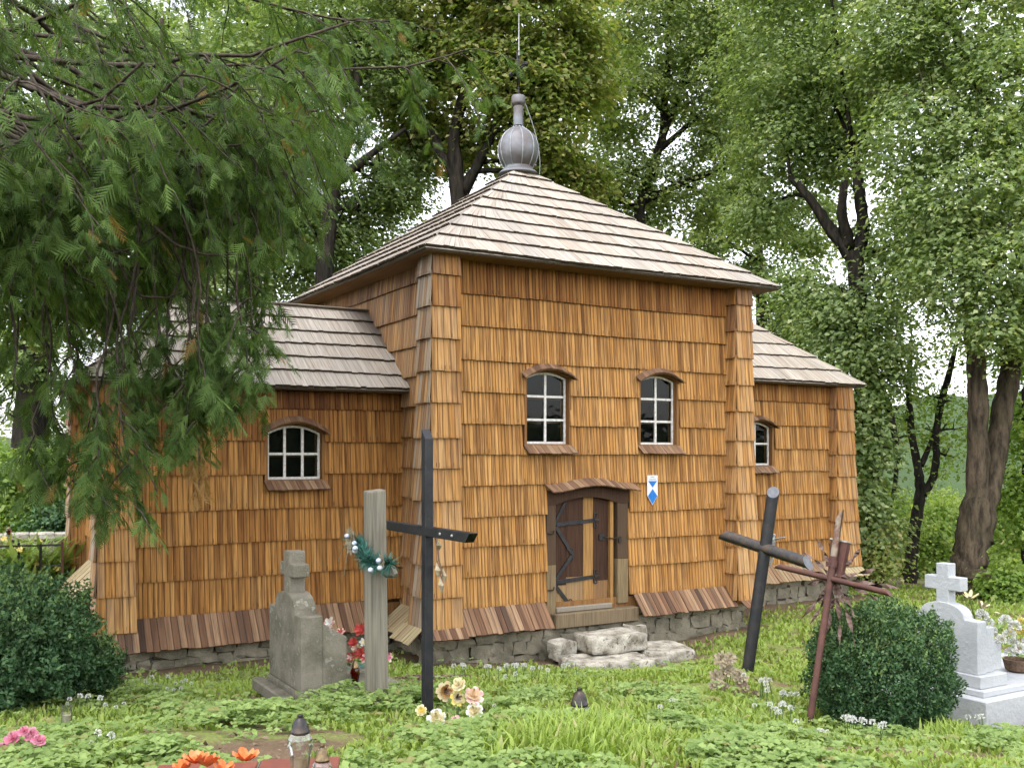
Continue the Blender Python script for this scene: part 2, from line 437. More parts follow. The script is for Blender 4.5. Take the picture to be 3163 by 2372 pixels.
M['p_white'] = petal('white_petals', (.80, .80, .76), (.70, .70, .62))
M['p_yellow'] = petal('yellow_petals', (.78, .60, .12), (.72, .64, .30))
M['p_cream'] = petal('cream_petals', (.74, .68, .45), (.66, .52, .25))
M['p_peach'] = petal('peach_petals', (.74, .46, .24), (.70, .58, .40))
M['p_rust'] = petal('rust_petals', (.52, .20, .06), (.64, .40, .14))
M['p_orange'] = petal('orange_petals', (.85, .20, .05), (.80, .34, .16))
M['p_pink'] = petal('pink_petals', (.60, .15, .24), (.66, .32, .38))
M['p_red'] = petal('red_petals', (.40, .03, .03), (.45, .09, .06))
M['p_blush'] = petal('blush_petals', (.74, .66, .52), (.70, .30, .30))
M['p_green'] = petal('cloth_leaf', (.16, .26, .07), (.26, .36, .12))
M['p_teal'] = petal('tinsel_needles', (.05, .17, .14), (.10, .25, .20))
M['cone'] = petal('dry_cone', (.36, .30, .20), (.24, .19, .12))
M['pearl'] = plain('pale_blue_bauble', (.50, .56, .68), (.62, .66, .74), 20, .25, .1, 0)

# ================================================================== GROUND
GP = np.array([(-3.67, -4.38, .79), (-3.3, -5.52, .88), (-3.12, -6.09, .93), (1.15, -5.12, .62), (.09, -7.05, .68), (2.3, -7.4, .40), (3.6, -6.2, .32),
               (.37, -7.56, .58), (.9, -8.3, .70), (13.4, .7, -.10), (14, 2.7, -.11), (-3.96, -8.85, 1.38), (-1.6, -9.6, 1.22), (-6.2, -7.3, 1.32), (-5.0, -8.7, 1.30), (-6.5, -13.2, 1.40),
               (2.6, -1.0, -.24), (-4.5, .7, .03), (-2, .5, .02), (-.4, -.6, .0), (6.0, -.4, -.06), (3.6, -.5, -.2), (7.5, .9, .0), (10.3, .9, .02), (3, 8, .1), (-6, 7, .62), (-9.5, 3, .85), (-7, 1, .5),
               (10, -4, .05), (9, -9, .35), (4, -12, .9), (-12, -4, 1.3), (0, -3, .28), (-2, -2, .30), (5, -3.5, .16), (-12, 10, .7), (14, 8, -.6), (2, 14, -.4)], float)
_ctr = np.array([2.0, -2.0])
def _phi(r): return np.sqrt(r * r + 0.6)
_n = len(GP)
_A = np.zeros((_n + 3, _n + 3)); _d = np.linalg.norm(GP[:, None, :2] - GP[None, :, :2], axis=2)
_A[:_n, :_n] = _phi(_d); _A[:_n, _n] = 1; _A[:_n, _n + 1:] = GP[:, :2]; _A[_n, :_n] = 1; _A[_n + 1:, :_n] = GP[:, :2].T
_w = np.linalg.solve(_A, np.concatenate([GP[:, 2], [0, 0, 0]]))
def ground_np(X, Y):
    X = np.asarray(X, float); Y = np.asarray(Y, float); sh = X.shape
    P = np.stack([X.ravel(), Y.ravel()], 1)
    rr = np.linalg.norm(P - _ctr, axis=1)
    Pc = np.where((rr > 24)[:, None], _ctr + (P - _ctr) * (24 / np.maximum(rr, 1e-6))[:, None], P)
    z = np.empty(len(P))
    for i in range(0, len(P), 20000):
        q = Pc[i:i + 20000]
        z[i:i + 20000] = _phi(np.linalg.norm(q[:, None] - GP[None, :, :2], axis=2)) @ _w[:_n] + _w[_n] + q @ _w[_n + 1:]
    z = np.clip(z, -1.2, 2.2)
    fall = np.maximum(rr - 22, 0)
    z = z - np.minimum(fall * fall * .012, 1e9) * (fall < 15) - np.where(fall >= 15, 2.7 + (fall - 15) * .36, 0)
    z = np.maximum(z, -55)
    z += .025 * np.sin(P[:, 0] * 1.7 + 1) * np.sin(P[:, 1] * 2.1) + .012 * np.sin(P[:, 0] * 5.1) * np.sin(P[:, 1] * 4.3 + 2)
    return z.reshape(sh)
def gz(x, y): return float(ground_np(np.array([x]), np.array([y]))[0])
def on_ground(px, ahead, dz=0.0):
    p = loc((px - 1581.5) / 3060.0 * ahead, ahead); p.z = gz(p.x, p.y) + dz
    return p

def build_ground():
    rings = np.concatenate([[0.0], np.linspace(.12, 26, 190), np.geomspace(26.6, 1400, 50)])
    seg = 220
    a = np.linspace(0, 2 * np.pi, seg, endpoint=False)
    X = _ctr[0] - 3 + rings[:, None] * np.cos(a)[None]; Y = _ctr[1] - 2 + rings[:, None] * np.sin(a)[None]
    Z = ground_np(X, Y)
    V = np.stack([X, Y, Z], 2).reshape(-1, 3)
    i, j = np.meshgrid(np.arange(len(rings) - 1), np.arange(seg), indexing='ij')
    j2 = (j + 1) % seg
    q = np.stack([i * seg + j, (i + 1) * seg + j, (i + 1) * seg + j2, i * seg + j2], 2).reshape(-1, 4)
    F = np.concatenate([q[:, [0, 1, 2]], q[:, [0, 2, 3]]])
    soil = np.zeros((len(V), 3)); x, y = V[:, 0], V[:, 1]
    def soft(dist, w): return np.clip(1 - dist / w, 0, 1)
    dn = np.where((x > -.7) & (x < 6.3), np.abs(y + .25), 9); da = np.where(((x > -5) & (x < -.3)) | ((x > 6) & (x < 10.6)), np.abs(y - .95), 9)
    lt = at(1330, 2060, 11.6); bk = at(2760, 2345, 6.6); fp = at(850, 2290, 6.0)
    soil[:, 0] = np.maximum.reduce([soft(dn, .75), soft(da, .75), 1.4 * soft(np.hypot((x - lt.x) / 1.1, (y - lt.y) / .5), 1.0), 1.6 * soft(np.hypot((x - bk.x) / 1.1, (y - bk.y) / .7), 1.0), .9 * soft(np.hypot((x - fp.x) / .9, (y - fp.y) / .6), 1.0)])
    o = tri_mesh('ground', V, F, np.clip(soil, 0, 1), ground_mat())
    o.data.polygons.foreach_set('use_smooth', [True] * len(o.data.polygons))
    tag(o, kind='structure')
def ground_mat():
    m, nt, b = newmat('churchyard_ground')
    g = geo(nt)
    n1 = noise_(nt, g, .55, 4, .6); n2 = noise_(nt, g, 5, 4, .65); n3 = noise_(nt, g, 40, 3, .6)
    soil = mixc(nt, (.27, .19, .12), (.16, .108, .07), n2)
    green = mixc(nt, (.21, .27, .065), (.33, .40, .11), n2)
    c = mixc(nt, soil, green, ramp(nt, math_(nt, 'ADD', math_(nt, 'MULTIPLY', n1, .6), math_(nt, 'MULTIPLY', n2, .4)), [(.445, (0, 0, 0)), (.58, (1, 1, 1))]))
    T = tint_(nt); c = mixc(nt, c, soil, ramp(nt, math_(nt, 'ADD', T[0], math_(nt, 'MULTIPLY', math_(nt, 'SUBTRACT', n2, .5), .9)), [(.25, (0, 0, 0)), (.5, (1, 1, 1))]))
    c = mixc(nt, c, ramp(nt, n3, [(.3, (.6, .6, .6)), (.7, (1.25, 1.25, 1.25))]), .8, 'MULTIPLY')
    nt.links.new(c, b.inputs['Base Color']); b.inputs['Roughness'].default_value = .95; b.inputs['Specular IOR Level'].default_value = .1
    bump(nt, b, mixc(nt, n2, n3, .5), .8, .04)
    return m
build_ground()

def build_hills():
    def ring(name, r0, hfun, mat):
        seg = 300; a = np.linspace(0, 2 * np.pi, seg, endpoint=False)
        V = []; rows = 7
        for k in range(rows):
            f = k / (rows - 1)
            for t in a:
                r = r0 * (1 + .55 * f)
                h = hfun(t) * math.sin(f * math.pi * .5) ** 1.3
                V.append((CAM.x + r * math.cos(t), CAM.y + r * math.sin(t), -60 + h * (1 + .05 * math.sin(37 * t + 5 * f) + .03 * math.sin(91 * t))))
        F = []
        for k in range(rows - 1):
            for j in range(seg):
                j2 = (j + 1) % seg
                F += [(k * seg + j, k * seg + j2, (k + 1) * seg + j2), (k * seg + j, (k + 1) * seg + j2, (k + 1) * seg + j)]
        o = tri_mesh(name, V, F, np.zeros((len(V), 3)), mat); tag(o, kind='structure')
        o.data.polygons.foreach_set('use_smooth', [True] * len(o.data.polygons))
    m, nt, b = newmat('wooded_hillside')
    g = geo(nt)
    n1 = noise_(nt, g, .02, 5, .65); n2 = noise_(nt, g, .006, 3, .5)
    c = mixc(nt, (.035, .065, .022), (.085, .13, .045), n1)
    c = mixc(nt, c, (.17, .21, .075), ramp(nt, n2, [(.58, (0, 0, 0)), (.62, (.8, .8, .8))]))
    nt.links.new(c, b.inputs['Base Color']); b.inputs['Roughness'].default_value = 1
    bump(nt, b, n1, 1, 6)
    ring('hills', 850, lambda t: 112 + 24 * math.sin(3 * t + .4) + 12 * math.sin(7 * t + 2), m)
build_hills()

# the damp summer air over the valley
hz = MB(); hz.box(-1500, 1500, -1500, 1500, -75, 112)
hm = bpy.data.materials.new('summer_haze'); hm.use_nodes = True
for _nd in list(hm.node_tree.nodes):
    if _nd.type == 'BSDF_PRINCIPLED': hm.node_tree.nodes.remove(_nd)
_pv = hm.node_tree.nodes.new('ShaderNodeVolumePrincipled'); _pv.inputs['Color'].default_value = (.86, .92, 1.0, 1); _pv.inputs['Density'].default_value = .0013; _pv.inputs['Anisotropy'].default_value = .2
hm.node_tree.links.new(_pv.outputs[0], hm.node_tree.nodes['Material Output'].inputs['Volume'])
haze = hz.build('haze', hm); haze['kind'] = 'stuff'; haze['label'] = 'thin pale summer haze over the valley and hills'

# ================================================================== CHURCH
church = thing('wooden_church', 'wooden church clad in honey-brown shingles with a metal onion finial', 'church', (0, 0, 0))
X0, X1, Y0, Y1 = 0.0, 5.68, 0.0, 5.54           # nave
AY0, AY1 = 1.35, 4.19                           # side rooms, front and back
LX, RX = -4.32, 10.1                            # ends of the side rooms
PEND = {'wall': [], 'roof': []}                 # shingles waiting to be ranked by size in view

def wv(seq): return tuple(float(q) for q in seq)
def mk_shingle(kind, bl, br, tl, tr, nrm, ib, ob, it, ot, tint, buttdark=None):
    """bl..tr on the wall plane; offsets along the normal: inner/outer at the butt, inner/outer at the head"""
    P = [bl + nrm * ib, br + nrm * ib, br + nrm * ob, bl + nrm * ob, tl + nrm * it, tr + nrm * it, tr + nrm * ot, tl + nrm * ot]
    a = [proj(P[i]) for i in (3, 2, 6, 7)]
    ar = 0
    for i in range(4):
        j = (i + 1) % 4; ar += a[i][0] * a[j][1] - a[j][0] * a[i][1]
    c = (P[3] + P[6]) / 2
    facing = nrm.dot(CAM - c) > 0
    PEND[kind].append((abs(ar) / 2 if facing else 0, P, tint, buttdark))

def wall_tint():
    r = random.random()
    g = 0.0
    if random.random() < .09: g = random.uniform(.15, .55)
    return (min(1, r * .42 + .06), g, 0.0)

def clad(Pf, nrm, s0, s1, rows, ztop, wr=(.05, .075), holes=(), tint=None, grey=0.0, wav=.006, seed=0):
    """courses of shingles on a wall; Pf(s, z) gives the wall point, rows the butt heights from the top down, holes = (s0, s1, z0, ztop(s))"""
    rnd = random.Random(seed + 77)
    prev = ztop
    for k, zb in enumerate(rows):
        zt = prev + (.055 if k else 0.0)
        s = s0
        ph = rnd.random() * 6
        while s < s1 - .008:
            w = rnd.uniform(*wr)
            if s1 - s - w < wr[0] * .6: w = s1 - s
            e = min(s + w, s1); gap = .0027
            a, b = s + gap, e - gap
            j = rnd.uniform(-.0035, .0035) + wav * math.sin(s * 1.7 + ph)
            spans = [(zb + j, zt)]
            mid = (a + b) / 2
            for (h0, h1, hz0, hf) in holes:
                if h0 - .002 < mid < h1 + .002:
                    hz1 = hf(mid) if callable(hf) else hf
                    out = []
                    for (q0, q1) in spans:
                        if q1 <= hz0 or q0 >= hz1: out.append((q0, q1)); continue
                        if q0 < hz0 - .03: out.append((q0, hz0))
                        if q1 > hz1 + .03: out.append((hz1, q1))
                    spans = out
            for (q0, q1) in spans:
                if q1 - q0 < .03: continue
                o = rnd.uniform(-.003, .004)
                sk = rnd.uniform(-.002, .002)
                tn = tint() if tint else wall_tint()
                pt = Pf(mid, (q0 + q1) / 2); lf = noise.noise(pt * .8) * .16 + noise.noise(pt * 2.3 + Vector((5, 1, 2))) * .12
                hi_ = max(0.0, min(1.0, (zt - (ztop - .75)) / .6))            # eaves shade put into the tone, together with darker unbleached wood
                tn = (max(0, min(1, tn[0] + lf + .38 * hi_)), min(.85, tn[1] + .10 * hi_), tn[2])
                if grey: tn = (tn[0], tn[1], max(0, min(1, rnd.gauss(grey, grey * .6))))
                mk_shingle('wall', Pf(a, q0), Pf(b, q0), Pf(a + sk, q1), Pf(b + sk, q1), nrm, .025, .055 + o, .001, .012, tn, (.5, .9, 0))  # butt tint: dark end grain with the course's shadow line painted in
            s = e
        prev = zb

# ---- walls: log core behind the cladding, recessed where windows and door are set
cw = MB()
cw.box(X0 + .16, X1 - .16, Y0 + .16, Y1 - .16, .25, 6.1)
cw.box(X0 + .02, X1 - .02, Y0 + .02, Y1 - .02, .1, .66); cw.box(X0 + .02, X1 - .02, Y0 + .02, Y1 - .02, 5.95, 6.15)
wall = cw.build('wall', M['board'], church)
wall['label'] = 'timber core of the nave walls'
for (ax0, ax1, zt) in ((LX, .1, 4.25), (5.6, RX, 4.7)):
    a = MB(); a.box(ax0 + .14, ax1, AY0 + .14, AY1 - .14, .2, zt - .1); a.box(ax0 + .02, ax1, AY0 + .02, AY1 - .02, .1, .66)
    a.build('wall', M['board'], church)

WIN = []   # (u0, u1, z0, z_spring, rise)
def arch(u0, u1, zs, rise):
    c = (u0 + u1) / 2; h = (u1 - u0) / 2
    return lambda s: zs + rise * max(0, 1 - ((s - c) / h) ** 2)
nave_rows = [5.407, 4.928, 4.415, 3.937, 3.458, 3.0, 2.537, 2.061, 1.613, 1.166, .70]
w1 = (1.43, 2.30, 3.12, 4.24, .11); w2 = (3.64, 4.50, 3.12, 4.27, .11)
door_u = (1.84, 3.45)
holes = [(w[0], w[1], w[2], arch(w[0], w[1], w[3], w[4])) for w in (w1, w2)] + [(door_u[0], door_u[1], -1, arch(door_u[0], door_u[1], 2.42, .13))]
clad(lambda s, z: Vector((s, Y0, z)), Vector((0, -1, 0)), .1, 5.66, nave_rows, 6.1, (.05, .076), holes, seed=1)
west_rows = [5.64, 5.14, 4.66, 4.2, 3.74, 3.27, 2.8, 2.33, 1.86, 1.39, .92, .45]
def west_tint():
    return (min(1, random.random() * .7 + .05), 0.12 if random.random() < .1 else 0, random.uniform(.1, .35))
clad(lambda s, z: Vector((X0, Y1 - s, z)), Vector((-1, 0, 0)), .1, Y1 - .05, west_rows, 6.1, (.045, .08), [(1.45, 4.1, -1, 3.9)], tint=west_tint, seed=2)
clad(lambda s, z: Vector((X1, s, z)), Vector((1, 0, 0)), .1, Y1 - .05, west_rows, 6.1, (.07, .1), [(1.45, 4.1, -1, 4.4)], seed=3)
wl = (-2.235, -1.31, 2.58, 3.36, .14)
annex_rows = [3.688, 3.197, 2.707, 2.198, 1.715, 1.22, .73]
def left_tint():
    r = random.random(); return (min(1, .25 + r * .42), random.uniform(.15, .5) if random.random() < .16 else 0, 0)
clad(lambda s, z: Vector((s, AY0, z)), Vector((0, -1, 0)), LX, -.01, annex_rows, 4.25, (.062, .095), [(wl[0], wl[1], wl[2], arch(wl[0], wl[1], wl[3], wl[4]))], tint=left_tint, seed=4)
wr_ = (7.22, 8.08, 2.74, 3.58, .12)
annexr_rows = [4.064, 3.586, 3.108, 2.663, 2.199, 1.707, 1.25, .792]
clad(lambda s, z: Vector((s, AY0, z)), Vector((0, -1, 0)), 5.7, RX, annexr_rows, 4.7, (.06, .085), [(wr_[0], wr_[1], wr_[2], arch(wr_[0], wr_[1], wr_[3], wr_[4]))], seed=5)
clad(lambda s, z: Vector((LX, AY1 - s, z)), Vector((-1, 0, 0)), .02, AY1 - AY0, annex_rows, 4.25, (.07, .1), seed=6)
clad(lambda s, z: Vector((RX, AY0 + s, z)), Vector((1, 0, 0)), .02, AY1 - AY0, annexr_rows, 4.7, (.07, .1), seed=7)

# ---- corner piers (clad log ends), slightly flared towards the foot
def pier(cx, cy, wx, wy, ztop, zbot, rows, flx, fly, faces, seed, tintw=None, tintf=None):
    """core box with cladding; flx/fly = (towards -, towards +) flare at the foot"""
    def fl(z):
        f = max(0.0, min(1.0, (ztop - z) / (ztop - zbot))); return f * f * .6 + f * .4
    def ex(z):
        f = fl(z); return cx - wx / 2 - flx[0] * f, cx + wx / 2 + flx[1] * f, cy - wy / 2 - fly[0] * f, cy + wy / 2 + fly[1] * f
    mb = MB()
    zs = [zbot + (ztop - zbot) * i / 5 for i in range(6)]
    for z0, z1 in zip(zs, zs[1:]):
        a = ex(z0); b = ex(z1); e = .012
        mb.hexa([(a[0] + e, a[3] - e, z0), (a[1] - e, a[3] - e, z0), (a[1] - e, a[2] + e, z0), (a[0] + e, a[2] + e, z0), (b[0] + e, b[3] - e, z1), (b[1] - e, b[3] - e, z1), (b[1] - e, b[2] + e, z1), (b[0] + e, b[2] + e, z1)], 0, (.5, .3, 0))
    mb.build('pier', M['board'], church)
    for fc in faces:
        if fc == 'S':
            W = wx; Pf = lambda s, z: Vector((ex(z)[0] + (ex(z)[1] - ex(z)[0]) * s / W, ex(z)[2], z)); n = Vector((0, -1, 0)); t = tintf
        elif fc == 'W':
            W = wy; Pf = lambda s, z: Vector((ex(z)[0], ex(z)[3] + (ex(z)[2] - ex(z)[3]) * s / W, z)); n = Vector((-1, 0, 0)); t = tintw
        else:
            W = wy; Pf = lambda s, z: Vector((ex(z)[1], ex(z)[2] + (ex(z)[3] - ex(z)[2]) * s / W, z)); n = Vector((1, 0, 0)); t = None
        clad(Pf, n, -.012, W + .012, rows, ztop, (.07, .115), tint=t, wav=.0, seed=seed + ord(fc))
prow = [5.61, 5.15, 4.68, 4.21, 3.75, 3.24, 2.80, 2.33, 1.86, 1.40, .93, .47]
def pale(): return (random.random() * .5, .1 if random.random() < .1 else 0, random.uniform(0, .2))
def weath():
    return (random.random() * .8, random.uniform(.1, .5) if random.random() < .3 else 0, random.choice([.15, .3, .55, .8]))
pier(-.035, -.035, .43, .43, 6.0, .40, prow, (.12, .0), (.06, .05), 'SW', 10, weath, pale)
pier(5.77, -.035, .34, .43, 6.0, .40, prow, (.02, .10), (.06, 0), 'SWE', 20, pale, pale)
pier(-.035, 5.5, .43, .43, 6.0, .40, prow, (.1, 0), (0, 0), 'SW', 30, weath)
pier(5.77, 5.5, .43, .43, 6.0, .40, prow, (.0, 0), (0, 0), 'E', 35, weath)
apr = [3.47, 3.0, 2.49, 2.0, 1.56, 1.08, .59]
pier(-4.345, 1.31, .42, .42, 3.985, .5, apr, (.02, .05), (.04, 0), 'SW', 40, weath, pale)
pier(-4.345, 4.23, .42, .42, 3.985, .5, apr, (.02, .05), (.04, 0), 'SW', 45, weath, pale)
aprr = [3.945, 3.486, 3.0, 2.541, 2.068, 1.609, 1.137, .678]
pier(9.93, 1.36, .46, .42, 4.43, .6, aprr, (0, .2), (.05, 0), 'SWE', 50, pale, pale)

# ---- windows
def window(u0, u1, z0, zs, rise, y, cols, rws, hood_n, sill_n, tone=0):
    root = bpy.data.objects.new('window', None); link(root, church); root.location = (0, 0, 0)
    f = arch(u0, u1, zs, rise); K = 10
    # casing: two jambs, a sill board and an arched head, set into the wall
    cs = MB(); jw = .045
    for (a, b) in ((u0, u0 + jw), (u1 - jw, u1)):
        cs.box(a, b, y - .035, y + .135, z0, zs + .02, 0, (random.random(), .1, 0))
    cs.box(u0 + jw, u1 - jw, y - .034, y + .135, z0, z0 + jw, 0, (.4, .15, 0))
    g = arch(u0 + jw, u1 - jw, zs, rise * .86)
    for k in range(K):
        a = u0 + (u1 - u0) * k / K; b = u0 + (u1 - u0) * (k + 1) / K
        ga, gb = g(a) - .035, g(b) - .035
        cs.hexa([(a, y + .134, ga), (b, y + .134, gb), (b, y - .033, gb), (a, y - .033, ga), (a, y + .134, f(a) + .012), (b, y + .134, f(b) + .012), (b, y - .033, f(b) + .012), (a, y - .033, f(a) + .012)], 0, (.5, .2, 0))
    cs.build('casing', M['board'], root)
    # white sash
    i0, i1, j0 = u0 + jw + .004, u1 - jw - .004, z0 + jw + .004
    fr = MB(); fw = .036; ys, yd = y + .055, .034
    gt = lambda s: arch(u0 + jw, u1 - jw, zs, rise * .86)(s) - .038
    fr.box(i0, i0 + fw, ys, ys + yd, j0, gt(i0)); fr.box(i1 - fw, i1, ys, ys + yd, j0, gt(i1)); fr.box(i0 + fw, i1 - fw, ys, ys + yd, j0, j0 + fw)
    for k in range(K):
        a = i0 + (i1 - i0) * k / K; b = i0 + (i1 - i0) * (k + 1) / K
        fr.hexa([(a, ys + yd - .001, gt(a) - fw), (b, ys + yd - .001, gt(b) - fw), (b, ys + .001, gt(b) - fw), (a, ys + .001, gt(a) - fw), (a, ys + yd - .001, gt(a) - .001), (b, ys + yd - .001, gt(b) - .001), (b, ys + .001, gt(b) - .001), (a, ys + .001, gt(a) - .001)])
    fr.build('frame', M['white_frame'], root)
    xs = [i0 + (i1 - i0) * k / cols for k in range(cols + 1)]; zz = [j0 + (gt((i0 + i1) / 2) - j0) * q for q in rws]
    for k in range(1, cols):
        b = MB(); b.box(xs[k] - .019, xs[k] + .019, ys - .004, ys + yd - .004, j0 + fw, gt(xs[k]) - fw + .006); b.build('glazing_bar', M['white_frame'], root)
    for q in zz[1:-1]:
        b = MB(); b.box(i0 + fw, i1 - fw, ys - .001, ys + yd - .007, q - .018, q + .018); b.build('glazing_bar', M['white_frame'], root)
    for c in range(cols):
        for r_ in range(len(zz) - 1):
            p = MB(); a, b2 = xs[c] + .004, xs[c + 1] - .004; lo, hi = zz[r_] + .004, zz[r_ + 1] - .004
            top = r_ == len(zz) - 2
            ha, hb = (min(hi, gt(a) - .01), min(hi, gt(b2) - .01)) if top else (hi, hi)
            yy = ys + .018 + random.uniform(-.002, .002)
            p.v = [(a, yy, lo), (b2, yy, lo), (b2, yy + random.uniform(-.003, .003), hb), (a, yy, ha)]
            p.face((0, 1, 2, 3)); p.build('pane', M['pane'], root)
    # inner sash, and a black board painted as the room's darkness behind the glass
    inn = MB(); yi = y + .108
    inn.box(i0 + .03, i0 + .06, yi, yi + .015, j0, zs); inn.box(i1 - .06, i1 - .03, yi, yi + .015, j0, zs)
    for k in range(1, cols): inn.box(xs[k] + .02, xs[k] + .045, yi, yi + .015, j0, zs + .03)
    for q in zz[1:-1]: inn.box(i0 + .06, i1 - .06, yi + .002, yi + .013, q - .045, q - .02)
    inn.build('inner_sash', M['board'], root)
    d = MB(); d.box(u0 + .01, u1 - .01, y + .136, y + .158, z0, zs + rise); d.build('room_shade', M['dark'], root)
    # hood: fan of short shingles over the arched head
    for k in range(hood_n):
        a = u0 - .05 + (u1 - u0 + .10) * k / hood_n; b = u0 - .05 + (u1 - u0 + .10) * (k + 1) / hood_n
        ff = arch(u0 - .07, u1 + .07, zs - .035, rise + .075)
        h = MB(); o1 = .004
        za, zb = ff(a), ff(b); dz = .085; dy = .135; lean = .012
        P = [(a + o1 - lean, y - .03 - dy, za - dz + .03), (b - o1 + lean * 0, y - .03 - dy, zb - dz + .03), (b - o1, y - .03 - dy - .004, zb - dz + .046), (a + o1 - lean, y - .03 - dy - .004, za - dz + .046),
             (a + o1, y - .01, za + .045), (b - o1, y - .01, zb + .045), (b - o1, y - .01, zb + .063), (a + o1, y - .01, za + .063)]
        h.hexa(P, 0, (random.uniform(.2, .75), random.uniform(0, .35), 0)); h.build('hood_shingle', M['skirt'], root)
    hb = MB()
    for k in range(K):
        a = u0 - .03 + (u1 - u0 + .06) * k / K; b = u0 - .03 + (u1 - u0 + .06) * (k + 1) / K
        ff = arch(u0 - .07, u1 + .07, zs - .035, rise + .055)
        hb.hexa([(a, y - .01, ff(a) - .03), (b, y - .01, ff(b) - .03), (b, y - .14, ff(b) - .055), (a, y - .14, ff(a) - .055), (a, y - .01, ff(a) + .04), (b, y - .01, ff(b) + .04), (b, y - .14, ff(b) - .035), (a, y - .14, ff(a) - .035)], 0, (.6, .5, 0))
    hb.build('hood_board', M['board'], root)
    # sill: sloping short shingles below
    for k in range(sill_n):
        a = u0 - .02 + (u1 - u0 + .04) * k / sill_n; b = u0 - .02 + (u1 - u0 + .04) * (k + 1) / sill_n
        h = MB(); o1 = .002; j = random.uniform(-.006, .006); lean = .03
        P = [(a + o1 + lean, y - .155, z0 - .115 + j), (b - o1 + lean, y - .155, z0 - .115 + j), (b - o1 + lean, y - .165, z0 - .098 + j), (a + o1 + lean, y - .165, z0 - .098 + j),
             (a + o1, y - .03, z0 + .018), (b - o1, y - .03, z0 + .018), (b - o1, y - .03, z0 + .036), (a + o1, y - .03, z0 + .036)]
        h.hexa(P, 0, (random.uniform(.0, .7), random.uniform(0, .25), 0)); h.build('sill_shingle', M['skirt'], root)
    return root
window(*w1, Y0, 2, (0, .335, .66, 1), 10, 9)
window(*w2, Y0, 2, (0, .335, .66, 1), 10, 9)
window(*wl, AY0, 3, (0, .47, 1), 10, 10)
window(*wr_, AY0, 2, (0, .5, 1), 10, 9)

